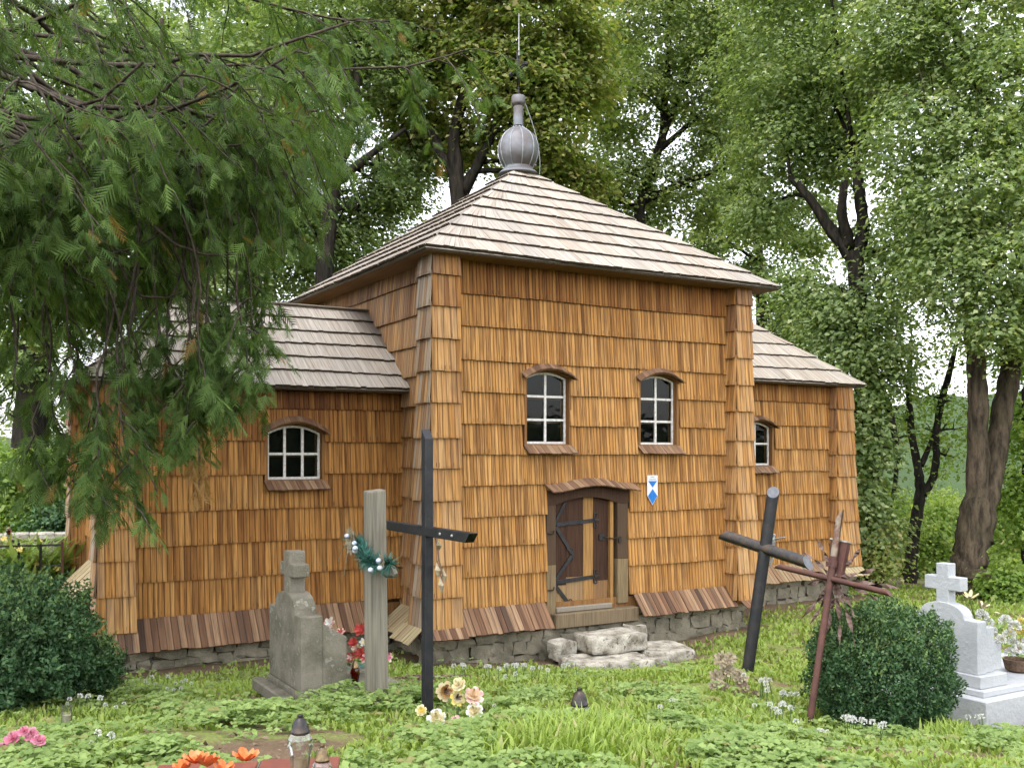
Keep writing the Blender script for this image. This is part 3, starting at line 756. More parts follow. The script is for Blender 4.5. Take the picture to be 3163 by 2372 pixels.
# ---- door
def build_door():
    fr = bpy.data.objects.new('doorway', None); link(fr, church); fr.location = (0, 0, 0)
    def pc(name, mat, x0, x1, y0, y1, z0, z1, t=None, bevel=.006):
        b = MB(); b.box(x0, x1, y0, y1, z0, z1, 0, t); return b.build(name, mat, fr, bevel=bevel)
    pc('jamb', M['door_dark'], 1.845, 2.02, -.02, .2, 1.26, 2.44, (.2, 0, .25)); pc('jamb', M['beam'], 1.845, 2.02, -.021, .2, .47, 1.26, (.1, .1, 0))
    pc('jamb', M['door_dark'], 3.225, 3.44, -.02, .2, 1.29, 2.44, (.2, 0, .3)); pc('jamb', M['beam'], 3.225, 3.44, -.021, .2, .56, 1.29, (.0, .0, .0))
    pc('threshold', M['beam'], 1.93, 3.56, -.16, .16, .27, .50, (.3, .1, .1), .012)
    pc('threshold', M['beam'], 2.02, 3.10, -.05, .12, .504, .585, (0, 0, .7), .01)
    # arched head board
    hd = MB(); K = 12
    top = arch(1.8, 3.5, 2.44, .10); bot = arch(2.0, 3.24, 2.20, .12)
    for k in range(K):
        a = 1.85 + (3.44 - 1.85) * k / K; b = 1.85 + (3.44 - 1.85) * (k + 1) / K
        za = bot(a) if 2.0 < a < 3.24 else 2.20; zb = bot(b) if 2.0 < b < 3.24 else 2.20
        hd.hexa([(a, .05, za), (b, .05, zb), (b, -.03, zb), (a, -.03, za), (a, .05, top(a)), (b, .05, top(b)), (b, -.03, top(b)), (a, -.03, top(a))], 0, (.3, 0, .05))
    hd.build('door_head', M['door_dark'], fr)
    # the leaf, standing a little ajar in its frame: separate planks
    dl = bpy.data.objects.new('door', None); link(dl, church); dl.location = (0, 0, 0)
    dl['label'] = 'old dark plank door with one honey-coloured plank and iron straps'
    pl = [(2.025, 2.262, 'd', .92), (2.266, 2.592, 'd', 1.04), (2.596, 2.785, 'l', 0), (2.789, 3.085, 'd', .95)]
    for (a, b, k, zc) in pl:
        topf = bot((a + b) / 2)
        def plank(z0, z1, mat, t, dy=0.0):
            m = MB(); m.box(a, b, .062 + dy, .112, z0, z1, 0, t); m.build('plank', mat, dl, bevel=.003)
        if k == 'l': plank(.60, topf + .05, M['door_light'], (.2, 0, 0), -.006)
        else:
            plank(zc, topf + .05, M['door_dark'], (random.random(), 0, 0)); plank(.60, zc - .002, M['door_light' if a < 2.7 else 'board'], (.4, 0, .35 if a < 2.7 else .1), .002)
    m = MB(); m.box(3.10, 3.165, .015, .085, .56, 2.24, 0, (.0, 0, 0)); m.build('jamb_strip', M['door_light'], fr, bevel=.003)
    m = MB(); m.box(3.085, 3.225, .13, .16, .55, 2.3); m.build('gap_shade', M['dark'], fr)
    # strap hinges with angled braces and curled ends
    def strap(pts, w=.05):
        m = MB(); y = .045
        for (a, b), (c, d) in zip(pts, pts[1:]): m.bar((a, y, b), (c, y, d), w, .012, (0, 1, 0))
        return m
    def curl(m, x, z, sx, sz):
        P = []
        for i in range(8):
            t = i / 7 * math.pi * 1.4; r = .035 * (1 - .45 * i / 7)
            P.append((x + sx * (.03 - r * math.cos(t)), .043, z + sz * r * math.sin(t) * 1.0))
        m.tube(P, .008, 5)
    for (zh, up) in ((1.90, 1), (.985, -1)):
        a = strap([(2.04, zh - .01), (2.80, zh + .035)], .062); a.bar((2.70, .043, zh + .03), (2.90, .043, zh + .04), .03, .012, (0, 1, 0))
        a.bar((2.795, .043, zh - .07), (2.795, .043, zh + .16), .022, .012, (0, 1, 0)); curl(a, 2.80, zh + .12, 1, 1); curl(a, 2.80, zh - .05, 1, -1)
        a.build('strap_hinge', M['iron'], dl)
    b = strap([(2.05, 1.87), (2.36, 1.43)], .058); curl(b, 2.33, 1.47, 1, 1); curl(b, 2.33, 1.5, -1, -1); b.bar((2.36, .044, 1.43), (2.40, .044, 1.36), .04, .012, (0, 1, 0)); b.build('brace', M['iron'], dl)
    b = strap([(2.05, 1.93), (2.24, 2.24)], .045); b.build('brace', M['iron'], dl)
    b = strap([(2.05, 1.01), (2.36, 1.38)], .055); curl(b, 2.33, 1.34, 1, -1); curl(b, 2.34, 1.3, -1, 1); b.build('brace', M['iron'], dl)
    b = strap([(2.05, .93), (2.32, .60)], .058); curl(b, 2.31, .66, 1, 1); b.build('brace', M['iron'], dl)
    # hasp and padlock
    h = MB(); h.box(2.90, 3.0, .04, .06, 1.61, 1.70); h.tube([(2.98, .03, 1.655), (3.07, .005, 1.635), (3.16, -.005, 1.63), (3.24, -.03, 1.63)], .011, 6); h.build('hasp', M['iron'], dl)
    h = MB(); h.box(3.235, 3.285, -.05, -.03, 1.56, 1.62); h.tube([(3.24, -.04, 1.62), (3.245, -.04, 1.66), (3.275, -.04, 1.66), (3.28, -.04, 1.62)], .007, 6); h.build('padlock', M['iron'], dl)
    # iron hooks on the jamb
    for z in (1.76, .87):
        h = MB(); h.tube([(1.86, -.03, z), (1.95, -.05, z), (1.965, -.05, z + .05)], .012, 6); h.build('hook', M['iron'], fr)
    # hood of short shingles following the arch, kicked out at both ends
    n = 17
    hf = lambda s: 2.575 + .09 * math.cos(min(1, abs((s - 2.66) / .86)) * math.pi) * .5
    for k in range(n):
        a = 1.79 + 1.72 * k / n; b = 1.79 + 1.72 * (k + 1) / n
        m = MB(); j = random.uniform(-.006, .006); ln = .06
        za, zb = hf(a), hf(b)
        P = [(a + .002 + ln, -.20, za - .125 + j), (b - .002 + ln, -.20, zb - .125 + j), (b - .002 + ln, -.21, zb - .107 + j), (a + .002 + ln, -.21, za - .107 + j),
             (a + .002, -.03, za), (b - .002, -.03, zb), (b - .002, -.03, zb + .02), (a + .002, -.03, za + .02)]
        m.hexa(P, 0, (random.uniform(0, .7), random.uniform(0, .3), 0)); m.build('hood_shingle', M['skirt'], fr)
    return fr
build_door()

# ---- sloping skirt boards along the foot of the walls
def skirt(A, B, nrm, z_top, z_bot, out, n, label=None, lean=.0, tn=None, out0=.03):
    A = Vector(A); B = Vector(B); nrm = Vector(nrm); d = (B - A) / n
    ax = (B - A).normalized()
    for k in range(n):
        a = A + d * k; b = A + d * (k + 1); e = ax * .0025
        j = random.uniform(-.012, .012)
        m = MB()
        q = Vector((0, 0, 1))
        r = random.random(); t = tn() if tn else ((r * .85, random.uniform(.25, .8) if random.random() < .22 else 0, 0))
        lo = nrm * out + q * (z_bot + j) + ax * lean; hi = nrm * out0 + q * (z_top)
        up = (nrm * .7 + q * .7) * .016; lift = (nrm * .7 + q * .7) * random.uniform(0, .005)
        m.hexa([a + e + lo, b - e + lo, b - e + lo + up, a + e + lo + up, a + e + hi, b - e + hi, b - e + hi + up * .8, a + e + hi + up * .8], 0, t)
        o = m.build('skirt_board', M['skirt'], church); o.location = lift
S = (0, -1, 0)
skirt((.24, 0, 0), (1.80, 0, 0), S, .70, .33, .33, 17)
skirt((3.52, 0, 0), (5.58, 0, 0), S, .70, .36, .33, 24)
skirt((-4.05, AY0, 0), (-.38, AY0, 0), S, .73, .30, .34, 40)
skirt((5.75, AY0, 0), (9.74, AY0, 0), S, .79, .47, .36, 46, tn=lambda: (random.random() * .35, random.uniform(.1, .3) if random.random() < .1 else 0, random.uniform(0, .5)))
grn = lambda: (random.random() * .3, 0, random.uniform(.5, .95))
skirt((-.40, -.32, 0), (.23, -.32, 0), S, .48, .34, .16, 7)
skirt((-.40, .35, 0), (-.40, -.32, 0), (-1, 0, 0), .50, .30, .26, 7, tn=grn)
skirt((0, AY0 - .02, 0), (0, .36, 0), (-1, 0, 0), .62, .30, .45, 10, tn=grn)
skirt((5.60, -.33, 0), (6.02, -.33, 0), S, .46, .36, .2, 5)
skirt((-4.60, 1.07, 0), (-4.06, 1.07, 0), S, .58, .33, .18, 6)
skirt((-4.62, 1.75, 0), (-4.62, 1.05, 0), (-1, 0, 0), .80, .28, .42, 6, tn=grn)
skirt((LX, 3.6, 0), (LX, 1.8, 0), (-1, 0, 0), 1.35, .85, .55, 12, tn=grn)
skirt((9.72, 1.12, 0), (10.36, 1.12, 0), S, .66, .49, .26, 7, tn=grn)

# ---- rubble foundation: each stone its own piece
_stone_cache = []
def stone_mesh(seed):
    bm = bmesh.new(); bmesh.ops.create_cube(bm, size=1.0)
    bmesh.ops.subdivide_edges(bm, edges=bm.edges, cuts=1, use_grid_fill=True)
    rnd = random.Random(seed)
    for v in bm.verts:
        c = v.co.copy(); f = 1.0 - .13 * (max(0, (abs(c.x) + abs(c.y) + abs(c.z)) - .9))
        v.co = c * f + Vector((rnd.uniform(-.11, .11), rnd.uniform(-.07, .07), rnd.uniform(-.13, .13)))
    me = bpy.data.meshes.new('stone'); bm.to_mesh(me); bm.free(); me.materials.append(M['stone'])
    me.uv_layers.new(name='uv')
    return me
for i in range(14): _stone_cache.append(stone_mesh(i))
def foundation(A, B, nrm, ztop, zbot, seed):
    A = Vector(A); B = Vector(B); nrm = Vector(nrm); ax = (B - A).normalized(); L = (B - A).length
    rnd = random.Random(seed)
    m = MB(); c = nrm * -.02
    P = [A + c, B + c, B - nrm * .3, A - nrm * .3]
    up = Vector((0, 0, 1))
    m.hexa([P[3] + up * (zbot - .4), P[2] + up * (zbot - .4), P[1] + up * (zbot - .4), P[0] + up * (zbot - .4), P[3] + up * ztop, P[2] + up * ztop, P[1] + up * ztop, P[0] + up * ztop])
    base = m.build('foundation', M['mortar'], church)
    z = zbot
    while z < ztop - .04:
        h = min(rnd.uniform(.12, .24), ztop - z)
        s = -rnd.random() * .2
        while s < L:
            w = rnd.uniform(.16, .46)
            if s + w * .5 > 0 and s + w * .4 < L:
                o = bpy.data.objects.new('stone', rnd.choice(_stone_cache)); link(o, base)
                o.location = A + ax * (s + w / 2) + nrm * (-.03 + rnd.uniform(-.02, .02)) + up * (z + h / 2 + rnd.uniform(-.02, .02))
                o.rotation_euler = (rnd.uniform(-.08, .08), rnd.uniform(-.1, .1), math.atan2(ax.y, ax.x) + rnd.uniform(-.06, .06))
                o.scale = (w * .99, .16, h * 1.02)
            s += w
        z += h
foundation((-.15, -.02, 0), (1.90, -.02, 0), S, .44, -.22, 1)
foundation((3.45, -.02, 0), (6.0, -.02, 0), S, .46, -.22, 2)
foundation((1.9, -.0, 0), (3.45, .0, 0), S, .27, -.3, 3)
foundation((-4.4, AY0 - .05, 0), (-.2, AY0 - .05, 0), S, .45, -.12, 4)
foundation((6.0, AY0 - .05, 0), (10.25, AY0 - .05, 0), S, .60, -.1, 5)
foundation((5.98, AY0, 0), (5.98, 0, 0), (1, 0, 0), .46, -.2, 6)
foundation((-.1, 0, 0), (-.1, AY0, 0), (-1, 0, 0), .4, -.2, 7)

# ---- roofs
def roof_face(A, B, inward, rise, inl, inr, courses, eh, zc, width=(.075, .105), tintf=None, w=.95, seed=0, top_end=None):
    """A-B: eave line seen from outside, left to right; inward: horizontal unit; rise per metre run; inl/inr: hip inset per metre run at each end"""
    A = Vector(A); B = Vector(B); I = Vector(inward); ax = (B - A).normalized(); L = (B - A).length
    up = (I + Vector((0, 0, rise))); nrm = ax.cross(up).normalized()
    if nrm.z < 0: nrm = -nrm
    rnd = random.Random(seed)
    for k in range(courses):
        r0 = k * eh; r1 = (k + 1) * eh + .05
        if top_end and r1 > top_end: r1 = top_end
        l0, l1 = inl * r0, L - inr * r0; u0, u1 = inl * r1, L - inr * r1
        if l1 - l0 < .1: break
        if u1 < u0: u0 = u1 = (u0 + u1) / 2
        span = l1 - l0; wl_ = min(w, span / 2)
        def upx(x):
            y = x
            if inl and x - l0 < wl_: y = u0 + (x - l0) * ((l0 + wl_) - u0) / wl_
            elif inr and l1 - x < wl_: y = u1 - (l1 - x) * (u1 - (l1 - wl_)) / wl_
            return max(min(y, max(u0, u1)), min(u0, u1)) if (inl or inr) else x
        x = l0; ph = rnd.random() * 6
        while x < l1 - .01:
            ww = rnd.uniform(*width); e = min(x + ww, l1)
            j = rnd.uniform(-.008, .008) + .014 * math.sin(x * 1.3 + ph)
            a, b = x + .001, e - .001
            sag = .0
            bl = A + ax * a + up * (r0 + j); br = A + ax * b + up * (r0 + j)
            tl = A + ax * upx(a) + up * r1; tr = A + ax * upx(b) + up * r1
            o = rnd.uniform(-.003, .006)
            t = tintf(x, k) if tintf else (rnd.random(), 0.16 if rnd.random() < .12 else 0, 0)
            wn = noise.noise((bl + tl) * .45) + .5 * noise.noise((bl + tl) * 1.3); t = (t[0], min(.9, t[1] + max(0, wn - .3) * .3), max(t[2], min(.5, max(0, -wn - .1))))
            mk_shingle('roof', bl, br, tl, tr, nrm, .020, .052 + o, .002, .013, t, (.5, .9, 0))  # dark butt colour holds weathered end grain and a painted shadow line
            x = e
def roof_core(name, u0, u1, v0, v1, ze, ridge, soff, walls):
    """solid roof body: hipped, ridge = ((x,y,z),(x,y,z)); eave soffit below"""
    m = MB(); r0, r1 = ridge
    m.v = [(u0, v0, ze), (u1, v0, ze), (u1, v1, ze), (u0, v1, ze), tuple(r0), tuple(r1), (u0 + .02, v0 + .02, ze - .03), (u1 - .02, v0 + .02, ze - .03), (u1 - .02, v1 - .02, ze - .03), (u0 + .02, v1 - .02, ze - .03)]
    for q in ((0, 1, 5, 4), (1, 2, 5), (2, 3, 4, 5), (3, 0, 4)): m.face(q, 0, None, (.5, .1, 0))
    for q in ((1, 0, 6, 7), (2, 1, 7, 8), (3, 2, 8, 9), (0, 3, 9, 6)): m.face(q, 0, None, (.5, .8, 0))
    m.face((6, 9, 8, 7), 1, None, (.5, .1, 0))
    return m.build(name, [M['roof'], M['soffit']], church)
EZ = 5.93
e0, e1, f0, f1 = -.47, 6.44, -.47, 6.0
apx = ((e0 + e1) / 2, (f0 + f1) / 2); AZ = 8.36
roof_core('roof', e0, e1, f0, f1, EZ, ((apx[0] - .01, apx[1], AZ), (apx[0] + .01, apx[1], AZ)), 0, 0)
hx, hy_ = (e1 - e0) / 2, (f1 - f0) / 2
roof_face((e0, f0, EZ), (e1, f0, EZ), (0, 1, 0), (AZ - EZ) / hy_, hx / hy_, hx / hy_, 9, hy_ / 9.25, 0, seed=1)
roof_face((e0, f1, EZ), (e0, f0, EZ), (1, 0, 0), (AZ - EZ) / hx, hy_ / hx, hy_ / hx, 9, hx / 9.25, 0, seed=2)
roof_face((e1, f0, EZ), (e1, f1, EZ), (-1, 0, 0), (AZ - EZ) / hx, hy_ / hx, hy_ / hx, 9, hx / 9.25, 0, width=(.1, .14), seed=3)
# left-hand room
la, lz = (-4.80, .0), 3.99
yv0, yv1 = AY0 - .32, AY1 + .32; hv = (yv1 - yv0) / 2; lr = 5.45
roof_core('roof', -4.80, 0.02, yv0, yv1, lz, ((-4.80 + hv, (yv0 + yv1) / 2, lr), (0.02, (yv0 + yv1) / 2, lr)), 0, 0)
def annex_stain(x, k):
    d = 4.8 - x; g = 0
    if k >= 3: g = max(0, 1 - d / (.22 + .16 * (k - 2))) ** .6 * .85
    return (random.random() * .8, min(.9, g), 0.12)
roof_face((-4.80, yv0, lz), (0.0, yv0, lz), (0, 1, 0), (lr - lz) / hv, 1.0, 0, 6, hv / 6.02, 0, (.08, .115), annex_stain, seed=4, top_end=hv)
roof_face((-4.80, yv1, lz), (-4.80, yv0, lz), (1, 0, 0), (lr - lz) / hv, 1.0, 1.0, 6, hv / 6.02, 0, seed=5, top_end=hv)
# right-hand room
rz = 4.44; rr_ = rz + (lr - lz)
roof_core('roof', 5.66, 10.44, yv0, yv1, rz, ((5.66, (yv0 + yv1) / 2, rr_), (10.44 - hv, (yv0 + yv1) / 2, rr_)), 0, 0)
roof_face((5.68, yv0, rz), (10.44, yv0, rz), (0, 1, 0), (lr - lz) / hv, 0, 1.0, 5, hv / 5.02, 0, (.08, .11), seed=6, top_end=hv)
roof_face((10.44, yv0, rz), (10.44, yv1, rz), (-1, 0, 0), (lr - lz) / hv, 1.0, 1.0, 5, hv / 5.02, 0, (.1, .14), seed=7, top_end=hv)
roofs = [o for o in church.children if o.name.startswith('roof')]
walls_ = [o for o in church.children if o.name.startswith('wall')]

# ---- the largest shingles in view become single pieces, the rest one joined part each
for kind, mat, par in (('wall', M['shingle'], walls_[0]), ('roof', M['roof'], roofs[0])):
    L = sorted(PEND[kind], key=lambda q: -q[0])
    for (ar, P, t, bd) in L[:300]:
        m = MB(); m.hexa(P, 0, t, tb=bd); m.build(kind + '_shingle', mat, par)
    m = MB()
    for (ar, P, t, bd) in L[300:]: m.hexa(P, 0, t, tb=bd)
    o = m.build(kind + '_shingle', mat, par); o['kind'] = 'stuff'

# ---- ridge board of the left-hand roof
m = MB(); m.bar((-2.9, (yv0 + yv1) / 2 - .05, lr + .005), (0.0, (yv0 + yv1) / 2 - .05, lr + .005), .02, .07, (0, -.8, .6), t=(.5, .5, 0)); m.build('ridge_board', M['roof'], roofs[1])

# ---- onion finial, cross, rod and cable
def build_finial():
    f = bpy.data.objects.new('onion_finial', None); link(f, church); f.location = (apx[0], apx[1], 0)
    def lob(a, z): return 1 + .012 * abs(math.sin(a * 5)) 
    prof = [(.40, 8.21), (.34, 8.27), (.28, 8.318), (.262, 8.345), (.272, 8.37), (.325, 8.46), (.362, 8.57), (.375, 8.68), (.366, 8.79), (.335, 8.89), (.272, 8.98), (.185, 9.05), (.118, 9.09), (.097, 9.12)]
    m = MB(); m.lathe(prof, n=40, fr=lob); m.build('dome', M['copper'], f, smooth=True)
    dome = f.children[0]
    for k in range(10):
        a = 2 * math.pi * k / 10
        m = MB(); m.tube([((r + .004) * math.cos(a), (r + .004) * math.sin(a), z) for r, z in prof[3:]], .010, 5); m.build('seam', M['seam'], dome)
    m = MB(); m.lathe([(.096, 9.14), (.094, 9.52)], n=24); m.build('neck', M['copper'], f, smooth='auto')
    m = MB(); m.lathe([(.10, 9.505), (.125, 9.545), (.13, 9.56), (.13, 9.68), (.122, 9.695), (.0, 9.70)], n=24); m.build('collar', M['copper'], f, smooth='auto')
    m = MB()
    m.tube([(0, 0, 9.69), (0, 0, 9.86)], .022, 8); m.tube([(.018, 0, 9.82), (.02, 0, 10.52)], .015, 6); m.tube([(-.018, 0, 9.82), (-.02, 0, 10.52)], .015, 6)
    m.tube([(0, -.28, 10.24), (0, 0, 10.22), (0, .28, 10.20)], .014, 6); m.tube([(0, -.28, 10.19), (0, 0, 10.18), (0, .28, 10.16)], .014, 6)
    for s in (-1, 1): m.lathe([(.0, -.045), (.03, -.03), (.036, 0), (.03, .03), (0, .045)], (0, .29 * s, 10.2), 10)
    m.lathe([(.0, -.03), (.035, 0), (0, .05)], (0, 0, 10.53), 10); m.lathe([(.0, -.03), (.035, 0), (0, .05)], (0, 0, 9.84), 10)
    m.build('cross', M['iron'], f, smooth=True)
    m = MB(); m.tube([(0, -.02, 10.45), (0, -.02, 11.24)], [.012, .007], 6); m.build('lightning_rod', M['alu'], f)
    P = []
    for i in range(14):
        t = i / 13; P.append((.13 + .30 * math.sin(t * math.pi * .62), -.02 - .06 * t, 9.60 - 1.35 * t))
    m = MB(); m.tube(P, .008, 5); m.build('cable', M['seam'], f)
build_finial()
m = MB(); m.tube([(6.0, 1.3, 6.05), (6.0, 1.3, 6.72)], .012, 6); m.build('lightning_rod', M['alu'], church)

# ---- blue and white heritage shield hung on the wall
sg = thing('shield_sign', 'small white and blue shield plaque on the shingles beside the door', 'sign', (3.905, -.066, 2.155))
shield = [(-.112, .16), (0, -.0), (.112, .16), (.112, .50), (-.112, .50)]
m = MB(); m.prism(shield, (0, 0, 0), (1, 0, 0), (0, 0, 1), (0, -.008, 0)); m.build('plate', M['sign_white'], sg, bevel=.003)
m = MB(); m.prism([(-.098, .155), (0, .018), (.098, .155), (0, .275)], (0, -.0085, 0), (1, 0, 0), (0, 0, 1), (0, -.002, 0)); m.build('blue_diamond', M['sign_blue'], sg)
m = MB(); m.prism([(-.092, .405), (0, .295), (.092, .405)], (0, -.0085, 0), (1, 0, 0), (0, 0, 1), (0, -.002, 0)); m.build('blue_triangle', M['sign_blue'], sg)
for (txt, z, h) in (('OBIEKT', .462, .030), ('Zabytkowy', .424, .033)):
    cu = bpy.data.curves.new('lettering', 'FONT'); cu.body = txt; cu.size = h; cu.align_x = 'CENTER'; cu.extrude = .0008
    tmp = bpy.data.objects.new('tmp_text', cu); COL.objects.link(tmp); bpy.context.view_layer.update()
    me = bpy.data.meshes.new_from_object(tmp.evaluated_get(bpy.context.evaluated_depsgraph_get())); bpy.data.objects.remove(tmp)
    me.materials.clear(); me.materials.append(M['sign_ink'])
    o = bpy.data.objects.new('lettering', me); link(o, sg); o.location = (0, -.0095, z); o.rotation_euler = (R(90), 0, 0)

# ================================================================== STONE STEPS
def rough_slab(name, label, cat, c, size, mat, rz=0, amp=.03, cuts=5, seed=0, group=None):
    bm = bmesh.new(); bmesh.ops.create_cube(bm, size=1.0)
    bmesh.ops.subdivide_edges(bm, edges=bm.edges, cuts=cuts, use_grid_fill=True)
    for v in bm.verts:
        q = v.co.copy()
        rx = 1 - .035 * (abs(q.z) * 2) ** 10 - .03 * (abs(q.y) * 2) ** 8; ry = 1 - .035 * (abs(q.z) * 2) ** 10 - .03 * (abs(q.x) * 2) ** 8
        w = Vector((q.x * size[0] * rx, q.y * size[1] * ry, q.z * size[2] * (1 - .06 * (abs(q.x) * 2) ** 8)))
        n = noise.noise_vector(w * 3.1 + Vector((seed * 7.7, 0, 0))) * amp * .9 + noise.noise_vector(w * 9 + Vector((seed * 3.3, 5, 0))) * amp * .45
        v.co = w + n
    me = bpy.data.meshes.new(name); bm.to_mesh(me); bm.free(); me.materials.append(mat)
    me.polygons.foreach_set('use_smooth', [True] * len(me.polygons)); me.uv_layers.new(name='uv')
    try: me.set_sharp_from_angle(angle=R(45))
    except Exception: pass
    o = bpy.data.objects.new(name, me); link(o); o.location = c; o.rotation_euler = (0, 0, rz)
    if label: tag(o, label, cat, group)
    return o
G = 'stone slabs stepping up to the door'
rough_slab('stone_step', 'thick pale stone block lying highest below the church door', 'step', (2.62, -.64, .11), (1.02, .62, .26), M['step'], R(-4), .022, 8, 1, G)
rough_slab('stone_step', 'broad pale pitted slab half sunk in grass under the top step', 'step', (2.26, -1.06, -.15), (1.25, .80, .22), M['step'], R(-9), .025, 8, 2, G)
rough_slab('stone_step', 'smooth-topped grey slab end against the top step on the pipe cross side', 'step', (3.48, -.82, -.13), (.80, .90, .22), M['step'], R(-16), .018, 8, 3, G)
rough_slab('stone_step', 'mossy slab between the sunken slab and the smooth grey slab', 'step', (2.98, -1.16, -.21), (.5, .42, .24), M['step'], R(8), .03, 6, 4, G)
rough_slab('stone_block', 'small pale rubble stone wedged beside the top step under the skirt boards', 'stone', (1.86, -.40, .0), (.34, .30, .30), M['step'], R(20), .05, 5, 5)
rough_slab('stone_block', 'chipped pale stone wedged under the timber threshold', 'stone', (3.3, -.36, .1), (.36, .26, .28), M['step'], R(-30), .06, 5, 6)

# ================================================================== GRAVES AND CROSSES
def grey_tombstone():
    near = at(930, 2131, 8.7); bx, by = near.x, near.y; z0 = gz(bx, by) - .1
    t = thing('tombstone', 'old grey concrete tombstone with rounded shoulders and a stubby cross on top', 'tombstone', (bx, by, 0))
    W = .95; zb, zs, za = .90, 1.57, 1.745
    prof = [(0, zb), (W, zb), (W, zs)]
    for i in range(0, 15):
        a = math.pi * i / 14
        prof.append((W / 2 + .30 * math.cos(a), zs + (za - zs) * math.sin(a) ** .8))
    prof += [(0, zs)]
    prof = [q for i, q in enumerate(prof) if i == 0 or (abs(q[0] - prof[i - 1][0]) + abs(q[1] - prof[i - 1][1])) > 1e-4]
    m = MB(); m.prism(prof, (0, 0, 0), (0, 1, 0), (0, 0, 1), (.20, 0, 0)); m.build('headstone', M['concrete'], t, bevel=.012, seg=2)
    m = MB(); m.prism([(.197, zb + .001), (.43, zb + .001), (.43, 1.36), (.197, 1.50)], (0, .006, 0), (1, 0, 0), (0, 0, 1), (0, W - .012, 0)); m.build('sloping_desk', M['concrete'], t, bevel=.012, seg=2)
    m = MB(); m.box(-.02, .95, -.02, W + .02, z0, zb); m.build('plinth', M['concrete'], t, bevel=.02, seg=2)
    m = MB(); m.box(-.14, -.02, .1, W + .1, z0, zb - .04); m.build('footing', M['concrete'], t, bevel=.015)
    m = MB(); c = W / 2
    pl = [(-.085, za - .03), (.085, za - .03), (.085, 1.885), (.20, 1.885), (.20, 2.005), (.085, 2.005), (.085, 2.115), (-.085, 2.115), (-.085, 2.005), (-.20, 2.005), (-.20, 1.885), (-.085, 1.885)]
    m.prism(pl, (.02, c, 0), (0, 1, 0), (0, 0, 1), (.15, 0, 0)); m.build('cross', M['concrete'], t, bevel=.012, seg=2)
    return t
grey_tombstone()

def white_tomb():
    near = at(3020, 2089, 9.6); bx, by = near.x, near.y
    t = thing('white_tomb', 'white painted tomb with rounded headstone, plain cross and stepped sides', 'tomb', (bx, by, 0))
    W = .80; zb, zs, za = .86, 1.375, 1.52
    prof = [(0, zb), (W, zb), (W, zs)]
    for i in range(0, 17):
        a = math.pi * i / 16; prof.append((W / 2 + .255 * math.cos(a), zs + .005 + (za - zs) * math.sin(a) ** .85))
    prof += [(0, zs)]
    m = MB(); m.prism(prof, (0, 0, 0), (0, 1, 0), (0, 0, 1), (.14, 0, 0)); m.build('headstone', M['white_tomb'], t, bevel=.006)
    for (x0, x1, z1, i) in ((.138, .31, 1.30, .03), (.308, .47, 1.15, .06)):
        m = MB(); m.box(x0, x1, i, i + .13, zb + .001, z1); m.build('side_step', M['white_tomb'], t, bevel=.005)
        m = MB(); m.box(x0, x1, W - i - .13, W - i, zb + .001, z1); m.build('side_step', M['white_tomb'], t, bevel=.005)
    m = MB(); m.box(-.04, .38, -.06, W + .06, .74, zb); m.build('footing', M['white_tomb'], t, bevel=.006)
    m = MB(); m.box(-.10, 2.3, -.13, W + .13, .68, .739); m.build('slab', M['white_tomb'], t, bevel=.006)
    m = MB(); m.box(-.22, 2.4, -.24, W + .24, .05, .679); m.build('base', M['white_tomb'], t, bevel=.008)
    c = W / 2; ct = za + .39
    pl = [(-.07, za - .03), (.07, za - .03), (.07, za + .125), (.205, za + .125), (.205, za + .26), (.07, za + .26), (.07, ct), (-.07, ct), (-.07, za + .26), (-.205, za + .26), (-.205, za + .125), (-.07, za + .125)]
    m = MB(); m.prism(pl, (.01, c, 0), (0, 1, 0), (0, 0, 1), (.12, 0, 0)); m.build('cross', M['white_tomb'], t, bevel=.006)
    return t, near
wtomb, wnear = white_tomb()

def wooden_cross():
    p = on_ground(1165, 8.25); g = p.z
    t = thing('wooden_cross', 'weathered grey timber post of an old cross with short rotting arms', 'cross', (p.x, p.y, g), R(0))
    m = MB(); h = 1.82; d0 = .072
    m.hexa([(-.082, d0, -.25), (.082, d0, -.25), (.082, -d0, -.25), (-.082, -d0, -.25), (-.098, d0 - .004, h - .012), (.052, d0 - .004, h + .004), (.052, -d0 + .004, h), (-.098, -d0 + .004, h - .02)], 0, (.3, .05, .1))
    m.build('post', M['post_wood'], t, bevel=.012, seg=2)
    za = 1.20
    for (sg_, ln, dz) in ((-1, .34, -.06), (1, .26, .02)):
        pts = []; rr = []
        for i in range(7):
            f = i / 6; pts.append((-.01 + .01 * math.sin(f * 7), sg_ * (.06 + ln * f), za + dz * f * f + .01 * math.sin(f * 9)))
            rr.append(.062 * (1 - .25 * f) * (1 + .12 * math.sin(f * 13 + sg_)) * (1 if i < 6 else .45))
        a = MB(); a.tube(pts, rr, 9, t=(.3, .15, .2)); a.build('arm', M['post_wood'], t, smooth='auto')
    return t, p
wcross, wp = wooden_cross()

